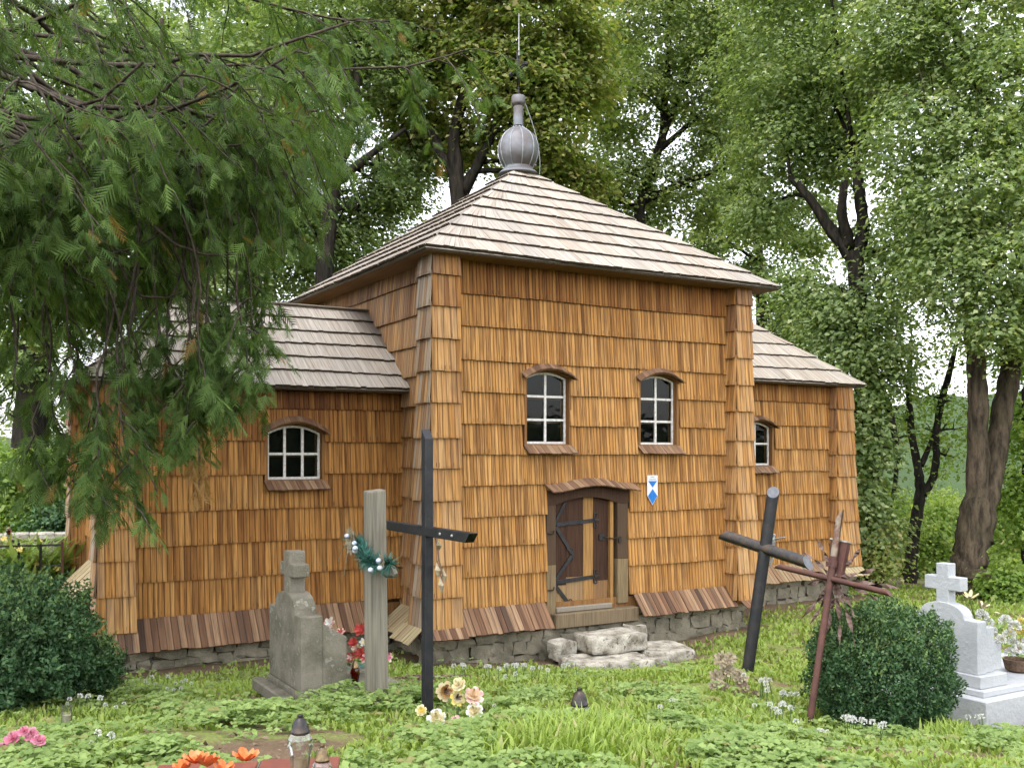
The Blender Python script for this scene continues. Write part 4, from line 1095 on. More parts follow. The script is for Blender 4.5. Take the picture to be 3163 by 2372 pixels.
def garland():
    c = Vector((wp.x, wp.y, wp.z + 1.29))
    t = thing('garland', 'green tinsel garland with dry rosette and pale baubles on the wooden cross', 'garland', c)
    t.scale = (1.25, 1.25, 1.2); rnd = random.Random(5); m = MB()
    def pt(f):
        return Vector((-.10 + .03 * math.sin(f * 8), .23 - .62 * f, .03 + .035 * math.sin(f * 5 + 1) - .05 * f))
    for i in range(1100):
        f = rnd.random(); c0 = pt(f); d = Vector((rnd.gauss(0, 1), rnd.gauss(0, 1), rnd.gauss(.1, 1))).normalized() * rnd.uniform(.06, .115)
        s = d.cross(Vector((rnd.random(), rnd.random(), rnd.random()))).normalized() * .004
        b = len(m.v); m.v += [tuple(c0 - s), tuple(c0 + s), tuple(c0 + d)]; m.face((b, b + 1, b + 2))
    o = m.build('tinsel', M['p_teal'], t); o['kind'] = 'stuff'
    # dry rosette
    for k, (f, r) in enumerate(((.10, .11), (.93, .06))):
        c0 = pt(f) + Vector((-.05, -.02, .02)); mm = MB()
        for ring, n in ((1.0, 9), (.65, 7), (.35, 5)):
            for q in range(n):
                a = 2 * math.pi * q / n + ring; d = Vector((-.35 * (1.2 - ring), math.cos(a), math.sin(a)))
                s = Vector((0, -math.sin(a), math.cos(a))) * r * .30; e = d * r * ring; b = len(mm.v)
                mm.v += [tuple(c0), tuple(c0 + e * .6 + s), tuple(c0 + e), tuple(c0 + e * .6 - s)]; mm.face((b, b + 1, b + 2, b + 3))
        mm.build('rosette', M['cone'], t)
    for q in range(7):
        f = rnd.random(); c0 = pt(f) + Vector((-.07, -.02, rnd.uniform(-.04, .07))); mm = MB()
        mm.lathe([(0, -.02), (.014, -.014), (.02, 0), (.014, .014), (0, .02)], c0, 10); mm.build('bauble', M['pearl'], t, smooth=True)
    mm = MB(); P = [pt(.02) + Vector((-.03, .02 + .16 * i / 6, -.02 - .13 * (i / 6) ** 2)) for i in range(7)]; mm.tube(P, .003, 4)
    P = [pt(.05) + Vector((-.03, .02 + .08 * i / 6, -.02 - .22 * (i / 6))) for i in range(7)]; mm.tube(P, .003, 4); mm.build('wire', M['cone'], t)
garland()

def black_cross():
    p = on_ground(1320, 7.8); g = p.z
    t = thing('metal_cross', 'tall slender black cross of square steel tube with slanting cut arms', 'cross', (p.x, p.y, g))
    top = 3.0 + (1404 - 1335) / 3060 * 7.8 - g
    w = .036
    def obl(m, a, b, ax, w, cut):
        """square tube from a to b with obliquely cut ends"""
    m = MB()
    m.hexa([(-w, w, -.3), (w, w, -.3), (w, -w, -.3), (-w, -w, -.3), (-w, w, top + .03), (w, w, top + .03), (w, -w, top - .05), (-w, -w, top - .05)]); m.build('post', M['steel_black'], t, bevel=.004)
    zc = 3.0 - 236 / 3060 * 7.8 - g; h = .76; u = .0365
    m = MB()
    m.hexa([(-u, -h + .05, zc - u), (-u, h - .04, zc - u), (u, h - .04, zc - u), (u, -h + .05, zc - u), (-u, -h - .02, zc + u), (-u, h + .03, zc + u), (u, h + .03, zc + u), (u, -h - .02, zc + u)][::1]); m.build('crossbar', M['steel_black'], t, bevel=.004)
    for q in (-.30, -.50):
        m = MB(); m.lathe([(.012, 0), (.009, .008), (0, .010)], (0, 0, 0), 8); o = m.build('screw_head', M['alu'], t); o.location = (-u - .0005, q, zc); o.rotation_euler = (0, R(-90), 0)
    # withered sprig tied below the crossbar
    s = thing('withered_sprig', 'withered brown sprig tied to the black steel cross below its arm', 'dried plant', (p.x + .045, p.y - .045, g + zc - .02))
    rnd = random.Random(3)
    m = MB(); P = [(0, 0, -.02), (.012, -.02, -.10), (.02, -.03, -.2), (.045, -.05, -.33)]; m.tube(P, .006, 5); m.build('stalk', M['dried_dark'], s)
    for (x, z, l) in ((.0, -.22, .13), (.055, -.27, .12), (.03, -.33, .15), (.012, -.05, .08)):
        m = MB(); b = (x, -.03, z); m.v = [b, (x + .025, -.05, z - l * .5), (x + .01, -.035, z - l), (x - .022, -.04, z - l * .45), (x + .004, -.065, z - l * .5)]
        m.face((0, 4, 1)); m.face((4, 2, 1)); m.face((0, 3, 4)); m.face((3, 2, 4)); m.build('dry_leaf', M['dried'], s)
black_cross()

def cut_tube(m, a, b, r, n=20, cut_a=0.0, cut_b=0.0, mi=0, mcap=None, up=Vector((0, 0, 1))):
    """round pipe with obliquely sawn ends"""
    a = Vector(a); b = Vector(b); d = (b - a).normalized(); x = d.cross(up)
    if x.length < .05: x = d.cross(Vector((0, 1, 0)))
    x.normalize(); y = x.cross(d).normalized(); i0 = len(m.v)
    for (c, cut) in ((a, cut_a), (b, cut_b)):
        for k in range(n):
            t = 2 * math.pi * k / n
            m.v.append(tuple(c + x * r * math.cos(t) + y * r * math.sin(t) + d * cut * math.sin(t)))
    for k in range(n):
        k2 = (k + 1) % n; m.face((i0 + k, i0 + k2, i0 + n + k2, i0 + n + k), mi, [(k / n, 0), ((k + 1) / n, 0), ((k + 1) / n, 1), (k / n, 1)])
    m.face([i0 + k for k in range(n)], mi if mcap is None else mcap); m.face([i0 + n + k for k in range(n)][::-1], mi if mcap is None else mcap)

def pipe_cross():
    p = on_ground(2298, 10.8); g = p.z
    t = thing('pipe_cross', 'leaning cross of thick black steel pipe with obliquely sawn ends', 'cross', (p.x, p.y, g))
    O = Vector((p.x, p.y, g))
    top = at(2388, 1520, 10.75) - O; base = Vector((0, 0, -.3)) - top * .12
    m = MB(); cut_tube(m, base, top, .064, 24, 0, -.06, 0, 1, Vector((-.75, -.65, 0))); m.build('post', [M['pipe'], M['sawn']], t, smooth='auto')
    k = (1690 - 2068) / (1520 - 2068); c = top * k
    yaw = Vector((-.30, -.95, 0)).normalized() 
    L = at(2240, 1645, 11.28) - O - c; Rr = at(2500, 1730, 10.3) - O - c
    d = (Rr - L).normalized()
    m = MB(); cut_tube(m, c - d * .60, c + d * .60, .062, 24, .05, -.05, 0, 1); m.build('crossbar', [M['pipe_worn'], M['sawn']], t, smooth='auto')
    # cast metal figure fixed to the far side of the cross
    f = MB(); fx = Vector((_c, -_s, 0)); up = top.normalized(); n = -d.cross(up).normalized()
    if n.dot(Vector((_s, _c, 0))) < 0: n = -n
    q = c + n * .13 + up * .02
    me = bpy.data.meshes.new('cast_figure'); bm = bmesh.new()
    dd = d
    pts = {'pel': q - up * .03, 'che': q + up * .075, 'nek': q + up * .115, 'hed': q + up * .15, 'sl': q + up * .10 - dd * .035, 'sr': q + up * .10 + dd * .035,
           'hl': q + up * .15 - dd * .15, 'hr': q + up * .15 + dd * .15, 'kn': q - up * .12 + n * .03, 'ft': q - up * .21 + n * .01}
    vs = {k_: bm.verts.new(v_) for k_, v_ in pts.items()}
    for a, b in (('pel', 'che'), ('che', 'nek'), ('nek', 'hed'), ('che', 'sl'), ('che', 'sr'), ('sl', 'hl'), ('sr', 'hr'), ('pel', 'kn'), ('kn', 'ft')): bm.edges.new((vs[a], vs[b]))
    bm.to_mesh(me); bm.free(); me.materials.append(M['alu'])
    o = bpy.data.objects.new('cast_figure', me); link(o, t)
    md = o.modifiers.new('skin', 'SKIN'); rad = {'pel': .024, 'che': .027, 'nek': .012, 'hed': .022, 'sl': .012, 'sr': .012, 'hl': .007, 'hr': .007, 'kn': .019, 'ft': .011}
    for i, k_ in enumerate(pts): o.data.skin_vertices[0].data[i].radius = (rad[k_], rad[k_])
    o.data.skin_vertices[0].data[0].use_root = True
    o.modifiers.new('sub', 'SUBSURF').levels = 1; o.modifiers['sub'].render_levels = 2
    return t
pipe_cross()

def rust_cross():
    p = on_ground(2500, 8.6); g = p.z; O = Vector((p.x, p.y, g))
    t = thing('rusty_cross', 'thin leaning cross of rust-red pipe with twisted metal rays', 'cross', O)
    top = at(2594, 1590, 8.7) - O; c = top * ((1785 - 2222) / (1590 - 2222))
    m = MB(); base = -top * .13
    split = top * .80
    cut_tube(m, base, split, .030, 16); m.build('post', M['rust'], t, smooth='auto')
    m = MB(); cut_tube(m, split - top * .001, top, .0295, 16, 0, .05, up=Vector((.3, -.95, 0))); m.build('post_tip', M['rust_pale'], t, smooth='auto')
    L = at(2417, 1757, 8.98) - O; Rr = at(2722, 1831, 8.22) - O
    d = (Rr - L).normalized(); hl = (c - L).length
    m = MB(); cut_tube(m, c - d * .56, c + d * .56, .026, 16, .03, -.03); m.build('crossbar', M['rust'], t, smooth='auto')
    up = top.normalized(); n = d.cross(up).normalized()
    if n.dot(Vector((_s, _c, 0))) < 0: n = -n
    # collar bolted round the post
    cc = top * .765
    m = MB(); m.tube([cc - up * .03, cc + up * .03], .039, 14); m.box(cc.x - .075, cc.x - .035, cc.y - .012, cc.y + .012, cc.z - .02, cc.z + .02); m.build('clamp', M['rust'], t)
    # sheet metal nameplate box behind the post, its face away from us
    m = MB(); q = n * .045; a0, a1, b0, b1 = .085, .065, .02, .34
    sx = d
    m.hexa([c + q + n * .06 - sx * a1 + up * b0, c + q + n * .06 + sx * a1 + up * b0, c + q + sx * a1 + up * b0, c + q - sx * a1 + up * b0,
            c + q + n * .06 - sx * a0 + up * b1, c + q + n * .06 + sx * a0 + up * b1, c + q + sx * a0 + up * b1, c + q - sx * a0 + up * b1]); m.build('nameplate', M['rust'], t, bevel=.004)
    m = MB(); m.hexa([c + q + n * .065 - sx * (a0 + .004) + up * b1, c + q + n * .065 + sx * (a0 + .004) + up * b1, c + q - n * .004 + sx * (a0 + .004) + up * b1, c + q - n * .004 - sx * (a0 + .004) + up * b1,
            c + q + n * .065 - sx * (a0 + .004) + up * (b1 + .012), c + q + n * .065 + sx * (a0 + .004) + up * (b1 + .012), c + q - n * .004 + sx * (a0 + .004) + up * (b1 + .012), c + q - n * .004 - sx * (a0 + .004) + up * (b1 + .012)]); m.build('nameplate_edge', M['alu'], t)
    # twisted flat rays around the crossing
    rnd = random.Random(8)
    for ang, ln in ((8, .60), (-8, .42), (28, .45), (62, .42), (128, .46), (152, .44), (172, .36), (196, .32), (232, .50), (244, .46), (266, .50), (282, .54), (298, .54), (312, .34)):
        a = R(ang); dr = d * math.cos(a) + up * math.sin(a) + n * .12
        m = MB(); K = 12; st = c + n * .03
        sd = dr.cross(n).normalized(); tw = rnd.uniform(2.4, 3.4) * math.pi; ph = rnd.random() * 3
        for i in range(K + 1):
            f = i / K; w = .021 * (1 if f < .75 else (1 - f) / .25 * .9 + .1)
            s_ = sd * math.cos(ph + tw * f) + n * math.sin(ph + tw * f)
            sagv = Vector((0, 0, -.03 * f * f)) + n * .05 * math.sin(f * 3)
            m.v += [tuple(st + dr * ln * f + sagv - s_ * w), tuple(st + dr * ln * f + sagv + s_ * w)]
        for i in range(K): m.face((2 * i, 2 * i + 1, 2 * i + 3, 2 * i + 2))
        m.build('twisted_ray', M['rust_ray'], t)
rust_cross()

# ================================================================== FLOWERS, LANTERNS
def blossom(name, c, nrm, r, mats, parent, layers=((1.0, 7, .25), (.7, 6, .6), (.4, 5, 1.0)), pw=.75, rnd=random):
    nrm = Vector(nrm).normalized(); x = nrm.cross(Vector((.3, .5, .8))).normalized(); y = nrm.cross(x)
    m = MB(); c = Vector(c)
    for li, (f, n, up) in enumerate(layers):
        for k in range(n):
            a = 2 * math.pi * (k + .5 * li) / n + rnd.uniform(-.15, .15)
            d = x * math.cos(a) + y * math.sin(a); s = (y * math.cos(a) - x * math.sin(a)) * r * f * pw * .5
            rr = r * f * rnd.uniform(.88, 1.1); h = nrm * r * up
            b = len(m.v)
            m.v += [tuple(c), tuple(c + d * rr * .5 + h * .4 + s), tuple(c + d * rr * .95 + h * .75 + s * .7), tuple(c + d * rr + h * .9), tuple(c + d * rr * .95 + h * .75 - s * .7), tuple(c + d * rr * .5 + h * .4 - s), tuple(c + d * rr * .5 + h * .22)]
            mi = min(li, len(mats) - 1)
            for q in ((0, 1, 6), (1, 2, 6), (2, 3, 6), (3, 4, 6), (4, 5, 6), (5, 0, 6)): m.face([b + z for z in q], mi)
    return m.build(name, mats, parent, smooth=True)
def pompon(name, c, r, mat, parent, n=90, rnd=random):
    m = MB(); c = Vector(c)
    for i in range(n):
        z = rnd.uniform(-.5, 1); a = rnd.random() * 2 * math.pi; q = math.sqrt(max(0, 1 - z * z)); d = Vector((q * math.cos(a), q * math.sin(a), z))
        s = d.cross(Vector((rnd.random(), rnd.random(), .3))).normalized() * r * .17; e = c + d * r * rnd.uniform(.85, 1.08); u = d.cross(s).normalized() * r * .12
        b = len(m.v); m.v += [tuple(c + d * r * .45), tuple(e - s - u), tuple(e + u * .3 + d * r * .05), tuple(e + s - u)]
        m.face((b, b + 1, b + 2)); m.face((b, b + 2, b + 3))
    return m.build(name, mat, parent)
def leaves(c, n, ln, spread, mat, parent, rnd, zup=.3, name='leaf', wd=.4):
    for i in range(n):
        a = rnd.random() * 6.28; d = Vector((math.cos(a), math.sin(a), rnd.uniform(-.1, zup) + .15)).normalized()
        st = Vector(c) + Vector((rnd.uniform(-spread, spread), rnd.uniform(-spread, spread), rnd.uniform(-.02, .05)))
        l = ln * rnd.uniform(.7, 1.2); s = d.cross(Vector((0, 0, 1))).normalized() * l * wd * .5; m = MB()
        m.v = [tuple(st), tuple(st + d * l * .45 + s + Vector((0, 0, l * .06))), tuple(st + d * l + Vector((0, 0, -l * .12))), tuple(st + d * l * .45 - s + Vector((0, 0, l * .06))), tuple(st + d * l * .5)]
        for q in ((0, 1, 4), (1, 2, 4), (2, 3, 4), (3, 0, 4)): m.face(q)
        m.build(name, mat, parent)
TOCAM = Vector((-_s, -_c, .45)).normalized()

def cloth_bouquet():
    p = on_ground(1408, 7.35); t = thing('flower_bouquet', 'peach, cream and white cloth flowers at the foot of the black steel cross', 'bouquet', p)
    O = p; rnd = random.Random(2)
    def q(px, py, a=7.3): return at(px, py, a) - O
    spec = [((1372, 2135), .075, ['p_cream', 'p_rust', 'dried_dark']), ((1462, 2150), .075, ['p_blush', 'p_peach', 'p_peach']), ((1418, 2115), .06, ['p_cream', 'p_cream']), ((1412, 2155), .06, ['p_yellow', 'p_cream', 'dried_dark']),
            ((1350, 2218), .075, ['p_white', 'p_cream']), ((1342, 2250), .055, ['p_white', 'p_white']), ((1468, 2198), .07, ['p_white', 'p_cream']), ((1408, 2235), .06, ['p_blush', 'p_pink', 'p_blush']), ((1475, 2228), .05, ['p_yellow', 'p_cream']),
            ((1430, 2245), .05, ['p_blush', 'p_blush']), ((1302, 2195), .045, ['p_cream', 'p_yellow'])]
    for (px, r, ms) in spec:
        c = q(*px, 7.3 + rnd.uniform(-.08, .08)); blossom('blossom', c, TOCAM + Vector((rnd.uniform(-.5, .5), rnd.uniform(-.5, .5), rnd.uniform(-.2, .5))), r, [M[k] for k in ms], t, rnd=rnd)
        m = MB(); m.tube([c, (c.x * .5, c.y * .5, -.05)], .004, 5); m.build('flower_stem', M['stem'], t)
    leaves((0, 0, .12), 12, .13, .08, M['p_green'], t, rnd, .6)
cloth_bouquet()

def dried_bouquet():
    p = on_ground(2235, 9.6); t = thing('dried_bouquet', 'withered beige chrysanthemum bouquet beside the foot of the black pipe cross', 'bouquet', p)
    rnd = random.Random(4)
    for (px, py, r, mt) in ((2228, 2030, .085, 'dried'), (2255, 2025, .07, 'dried'), (2215, 2085, .09, 'dried'), (2250, 2062, .075, 'dried'), (2285, 2082, .085, 'dried'), (2240, 2118, .075, 'dried'), (2290, 2105, .06, 'dried'), (2205, 2110, .06, 'dried')):
        blossom('dry_blossom', at(px, py + 8, 9.55) - p, TOCAM + Vector((rnd.uniform(-.6, .6), rnd.uniform(-.6, .6), .2)), r, [M[mt]], t, ((1.0, 10, .2), (.75, 9, .5), (.45, 6, .8)), .45, rnd)
    for (px, py, r) in ((2300, 2125, .05), (2275, 2148, .055), (2295, 2165, .05), (2332, 2142, .045), (2318, 2162, .045)):
        blossom('dry_rose', at(px, py, 9.35) - p, TOCAM + Vector((rnd.uniform(-.6, .6), rnd.uniform(-.6, .6), .2)), r, [M['dried_dark'], M['dried']], t, rnd=rnd)
    m = MB()
    for k in range(7): m.tube([(rnd.uniform(-.12, .2), rnd.uniform(-.1, .1), .3), (rnd.uniform(-.03, .05), 0, -.05)], .004, 4)
    o = m.build('dry_stems', M['dried_dark'], t); o['kind'] = 'stuff'
dried_bouquet()

def pink_flowers():
    p = on_ground(65, 5.45); t = thing('pink_flowers', 'faded pink cloth roses on the ground in front of the dark box shrub', 'bouquet', p)
    rnd = random.Random(6)
    for (px, py, r) in ((15, 2315, .05), (40, 2280, .045), (85, 2318, .055), (60, 2335, .045), (98, 2268, .04), (120, 2288, .04), (75, 2258, .035), (108, 2305, .035), (30, 2332, .04)):
        blossom('blossom', at(px, py, 5.42 + rnd.uniform(-.06, .06)) - p, TOCAM + Vector((rnd.uniform(-.5, .5), rnd.uniform(-.5, .5), .2)), r, [M['p_pink'], M['p_pink'], M['p_blush'] if r > .05 else M['p_pink']], t, rnd=rnd)
    leaves((0, 0, .06), 10, .1, .12, M['p_green'], t, rnd, .2)
pink_flowers()

def red_flowers():
    p = on_ground(1095, 9.35); t = thing('red_bouquet', 'red and cream cloth flowers on the grey tomb plinth behind its headstone', 'bouquet', p)
    rnd = random.Random(7)
    for (px, py, r, ms) in ((1116, 1945, .075, ['p_red', 'p_red']), (1092, 1985, .055, ['p_red', 'p_red']), (1100, 2002, .05, ['p_cream', 'p_blush']), (1112, 2018, .06, ['p_red', 'p_red', 'p_red']), (1082, 2030, .05, ['p_red', 'p_blush']), (1128, 2035, .05, ['p_blush', 'p_red']),
                            (1078, 2045, .045, ['p_cream', 'p_cream']), (1018, 1925, .06, ['p_blush', 'p_white']), (1052, 1952, .045, ['p_blush', 'p_red']), (1200, 2030, .05, ['p_blush', 'p_pink']), (1125, 1985, .05, ['p_white', 'p_cream'])):
        blossom('blossom', at(px, py, 9.3 + rnd.uniform(-.06, .1)) - p, TOCAM + Vector((rnd.uniform(-.5, .5), rnd.uniform(-.5, .5), .2)), r, [M[k] for k in ms], t, ((1.0, 6, .35), (.65, 5, .7)), .6, rnd)
    leaves((0, 0, .25), 12, .13, .12, M['p_teal'], t, rnd, .7)
red_flowers()

def orange_flowers():
    p = on_ground(660, 4.45, .2); t = thing('orange_flowers', 'bright orange cloth tulips beside the reddish grave slab at the picture edge', 'bouquet', p)
    rnd = random.Random(9)
    for (px, py, r) in ((605, 2358, .055), (640, 2368, .06), (570, 2378, .05), (757, 2350, .055), (690, 2385, .05)):
        blossom('blossom', at(px, py, 4.4) - p, Vector((rnd.uniform(-.3, .3), rnd.uniform(-.3, .3), 1)), r, [M['p_orange'], M['p_orange'], M['p_peach']], t, ((1.0, 5, .9), (.7, 4, 1.1)), .9, rnd)
    leaves((0, 0, .02), 7, .12, .1, M['p_green'], t, rnd, .4)
orange_flowers()

def tomb_flowers():
    O = Vector((wnear.x, wnear.y, .74))
    rnd = random.Random(12)
    p = O + Vector((.62, .22, 0)); t = thing('lily_bouquet', 'pale yellow lilies rising behind the white headstone with white carnations below', 'bouquet', p)
    for (px, py, a) in ((2995, 1850, 10.0), (3032, 1878, 10.0)):
        c = at(px, py, a) - p; m = MB(); n = Vector((-.25, -.3, .9)).normalized() if px < 3010 else Vector((.3, -.2, .9)).normalized()
        blossom('lily', c, n, .075, [M['p_cream']], t, ((1.0, 6, 1.1),), .5, rnd)
        m.tube([c, c * .5 + Vector((0, 0, -.1)), Vector((0, 0, 0))], .006, 5); m.build('flower_stem', M['stem'], t)
    c = at(3080, 1893, 10.1) - p; m = MB(); m.tube([c + Vector((.07, .02, -.01)), c, c - Vector((.09, .03, -.02))], [.006, .014, .004], 7); m.build('lily_bud', M['p_cream'], t)
    for (px, py, r) in ((3038, 1905, .06), (3052, 1925, .06), (3062, 1945, .055), (3070, 1962, .05), (3030, 1895, .05)):
        pompon('carnation', at(px, py, 9.98) - p, r, M['p_white'], t, 80, rnd)
    leaves((0, 0, .45), 7, .16, .05, M['p_green'], t, rnd, .8)
    p = O + Vector((1.05, .25, 0)); t = thing('white_flower_basket', 'brown basket of white and yellow chrysanthemums on the white tomb slab', 'basket', p)
    for (px, py, r, mt) in ((3105, 1918, .07, 'p_white'), (3135, 1935, .07, 'p_white'), (3118, 1960, .07, 'p_white'), (3092, 1975, .06, 'p_white'), (3130, 1985, .06, 'p_white'), (3150, 2005, .08, 'p_white'), (3120, 2015, .06, 'p_white'), (3158, 1922, .06, 'p_yellow'), (3160, 1955, .055, 'p_yellow'), (3128, 1948, .04, 'p_yellow'), (3095, 1978, .04, 'p_yellow'), (3175, 1980, .06, 'p_white')):
        pompon('chrysanthemum', at(px, py, 9.9 + rnd.uniform(-.08, .08)) - p, r * .9, M[mt], t, 90, rnd)
    leaves((0, 0, .14), 16, .13, .1, M['p_green'], t, rnd, .6)
    m = MB(); m.lathe([(.10, 0), (.13, .02), (.15, .10), (.16, .13), (.14, .13), (.12, .03), (0, .03)], n=18); m.build('basket_bowl', M['dried_dark'], t, smooth='auto')
tomb_flowers()

def lantern(name, label, p, R0, H, lidm, glassm, lidh, group=None, facets=8, fill=.45):
    t = thing(name, label, 'lantern', p, .4, group)
    gh = H - lidh
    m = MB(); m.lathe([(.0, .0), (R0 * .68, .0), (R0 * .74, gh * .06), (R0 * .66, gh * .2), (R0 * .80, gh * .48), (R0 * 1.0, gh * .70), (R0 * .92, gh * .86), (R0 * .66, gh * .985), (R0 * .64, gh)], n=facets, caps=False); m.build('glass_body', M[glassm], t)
    m = MB(); m.lathe([(0, .012), (R0 * .5, .012), (R0 * .5, gh * fill), (0, gh * fill)], n=16); m.build('candle', M['wax'], t, smooth='auto')
    m = MB(); m.lathe([(R0 * .70, gh - .004), (R0 * .74, gh + .006), (R0 * .72, gh + lidh * .10), (R0 * .66, gh + lidh * .14), (R0 * .62, gh + lidh * .38), (R0 * .48, gh + lidh * .62), (R0 * .26, gh + lidh * .80), (R0 * .17, gh + lidh * .84)], n=24); lid = m.build('lid', M[lidm], t, smooth='auto')
    m = MB(); m.lathe([(R0 * .15, gh + lidh * .83), (R0 * .23, gh + lidh * .86), (R0 * .23, gh + lidh * .95), (R0 * .12, gh + lidh), (0, gh + lidh)], n=14); m.build('knob', M[lidm], lid, smooth='auto')
    return t
# reddish slab with two lanterns
sl = at(905, 2352, 4.75)
slz = 3.0 - (2345 - 1404) / 3060 * 4.9
slab = thing('grave_cover', 'reddish polished grave slab edge with pale joint under the glass lanterns', 'slab', (sl.x, sl.y, slz))
m = MB(); a = at(880, 2337, 4.92); b = at(1033, 2335, 4.95); d = Vector((b.x - a.x, b.y - a.y, 0)); d.normalize(); nn = Vector((d.y, -d.x, 0))
if nn.dot(TOCAM) < 0: nn = -nn
o0 = Vector((a.x - sl.x, a.y - sl.y, 0)); ln = .28
def slab_piece(name, s0, s1, f0, f1, z0, z1, mat):
    q = lambda s, f, z: o0 + d * s + nn * f + Vector((0, 0, z))
    m = MB(); m.hexa([q(s0, f0, z0), q(s1, f0, z0), q(s1, f1, z0), q(s0, f1, z0), q(s0, f0, z1), q(s1, f0, z1), q(s1, f1, z1), q(s0, f1, z1)]); m.build(name, mat, slab, bevel=.004)
slab_piece('tile', -.11, .27, 0, 1.1, -.03, 0, M['red_tile']); slab_piece('tile', -.60, -.125, .02, 1.1, -.03, -.002, M['red_tile']); slab_piece('joint', -.124, -.111, .0, 1.1, -.05, -.003, M['concrete']); slab_piece('kerb', -.62, .26, .03, 1.05, -.5, -.031, M['concrete'])
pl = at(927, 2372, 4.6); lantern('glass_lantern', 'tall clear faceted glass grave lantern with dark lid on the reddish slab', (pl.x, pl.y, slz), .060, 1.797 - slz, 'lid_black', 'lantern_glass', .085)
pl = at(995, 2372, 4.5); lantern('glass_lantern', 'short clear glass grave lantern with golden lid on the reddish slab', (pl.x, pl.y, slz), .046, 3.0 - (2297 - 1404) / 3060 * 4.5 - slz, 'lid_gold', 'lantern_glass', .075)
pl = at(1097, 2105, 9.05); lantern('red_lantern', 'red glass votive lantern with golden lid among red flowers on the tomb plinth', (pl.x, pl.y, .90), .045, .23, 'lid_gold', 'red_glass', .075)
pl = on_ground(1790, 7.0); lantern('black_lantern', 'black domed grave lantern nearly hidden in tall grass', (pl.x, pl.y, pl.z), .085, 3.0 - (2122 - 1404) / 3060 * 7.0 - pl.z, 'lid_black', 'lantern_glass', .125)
pl = on_ground(206, 6.35)
t = thing('candle_glass', 'small clear tumbler with pale candle wax standing below the dark box shrub', 'candle', (pl.x, pl.y, pl.z + .05))
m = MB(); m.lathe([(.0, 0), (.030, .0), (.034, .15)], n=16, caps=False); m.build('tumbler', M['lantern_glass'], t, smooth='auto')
m = MB(); m.lathe([(0, .008), (.024, .008), (.026, .085), (0, .085)], n=16); m.build('wax', M['wax'], t, smooth='auto')

# ================================================================== TREES
def sph(n, rng):
    v = rng.normal(size=(n, 3)); return v / np.linalg.norm(v, axis=1, keepdims=True)
def curve_pts(a, b, bend, n=7):
    a = Vector(a); b = Vector(b); bend = Vector(bend)
    return [a.lerp(b, i / (n - 1)) + bend * (4 * (i / (n - 1)) * (1 - i / (n - 1))) for i in range(n)]

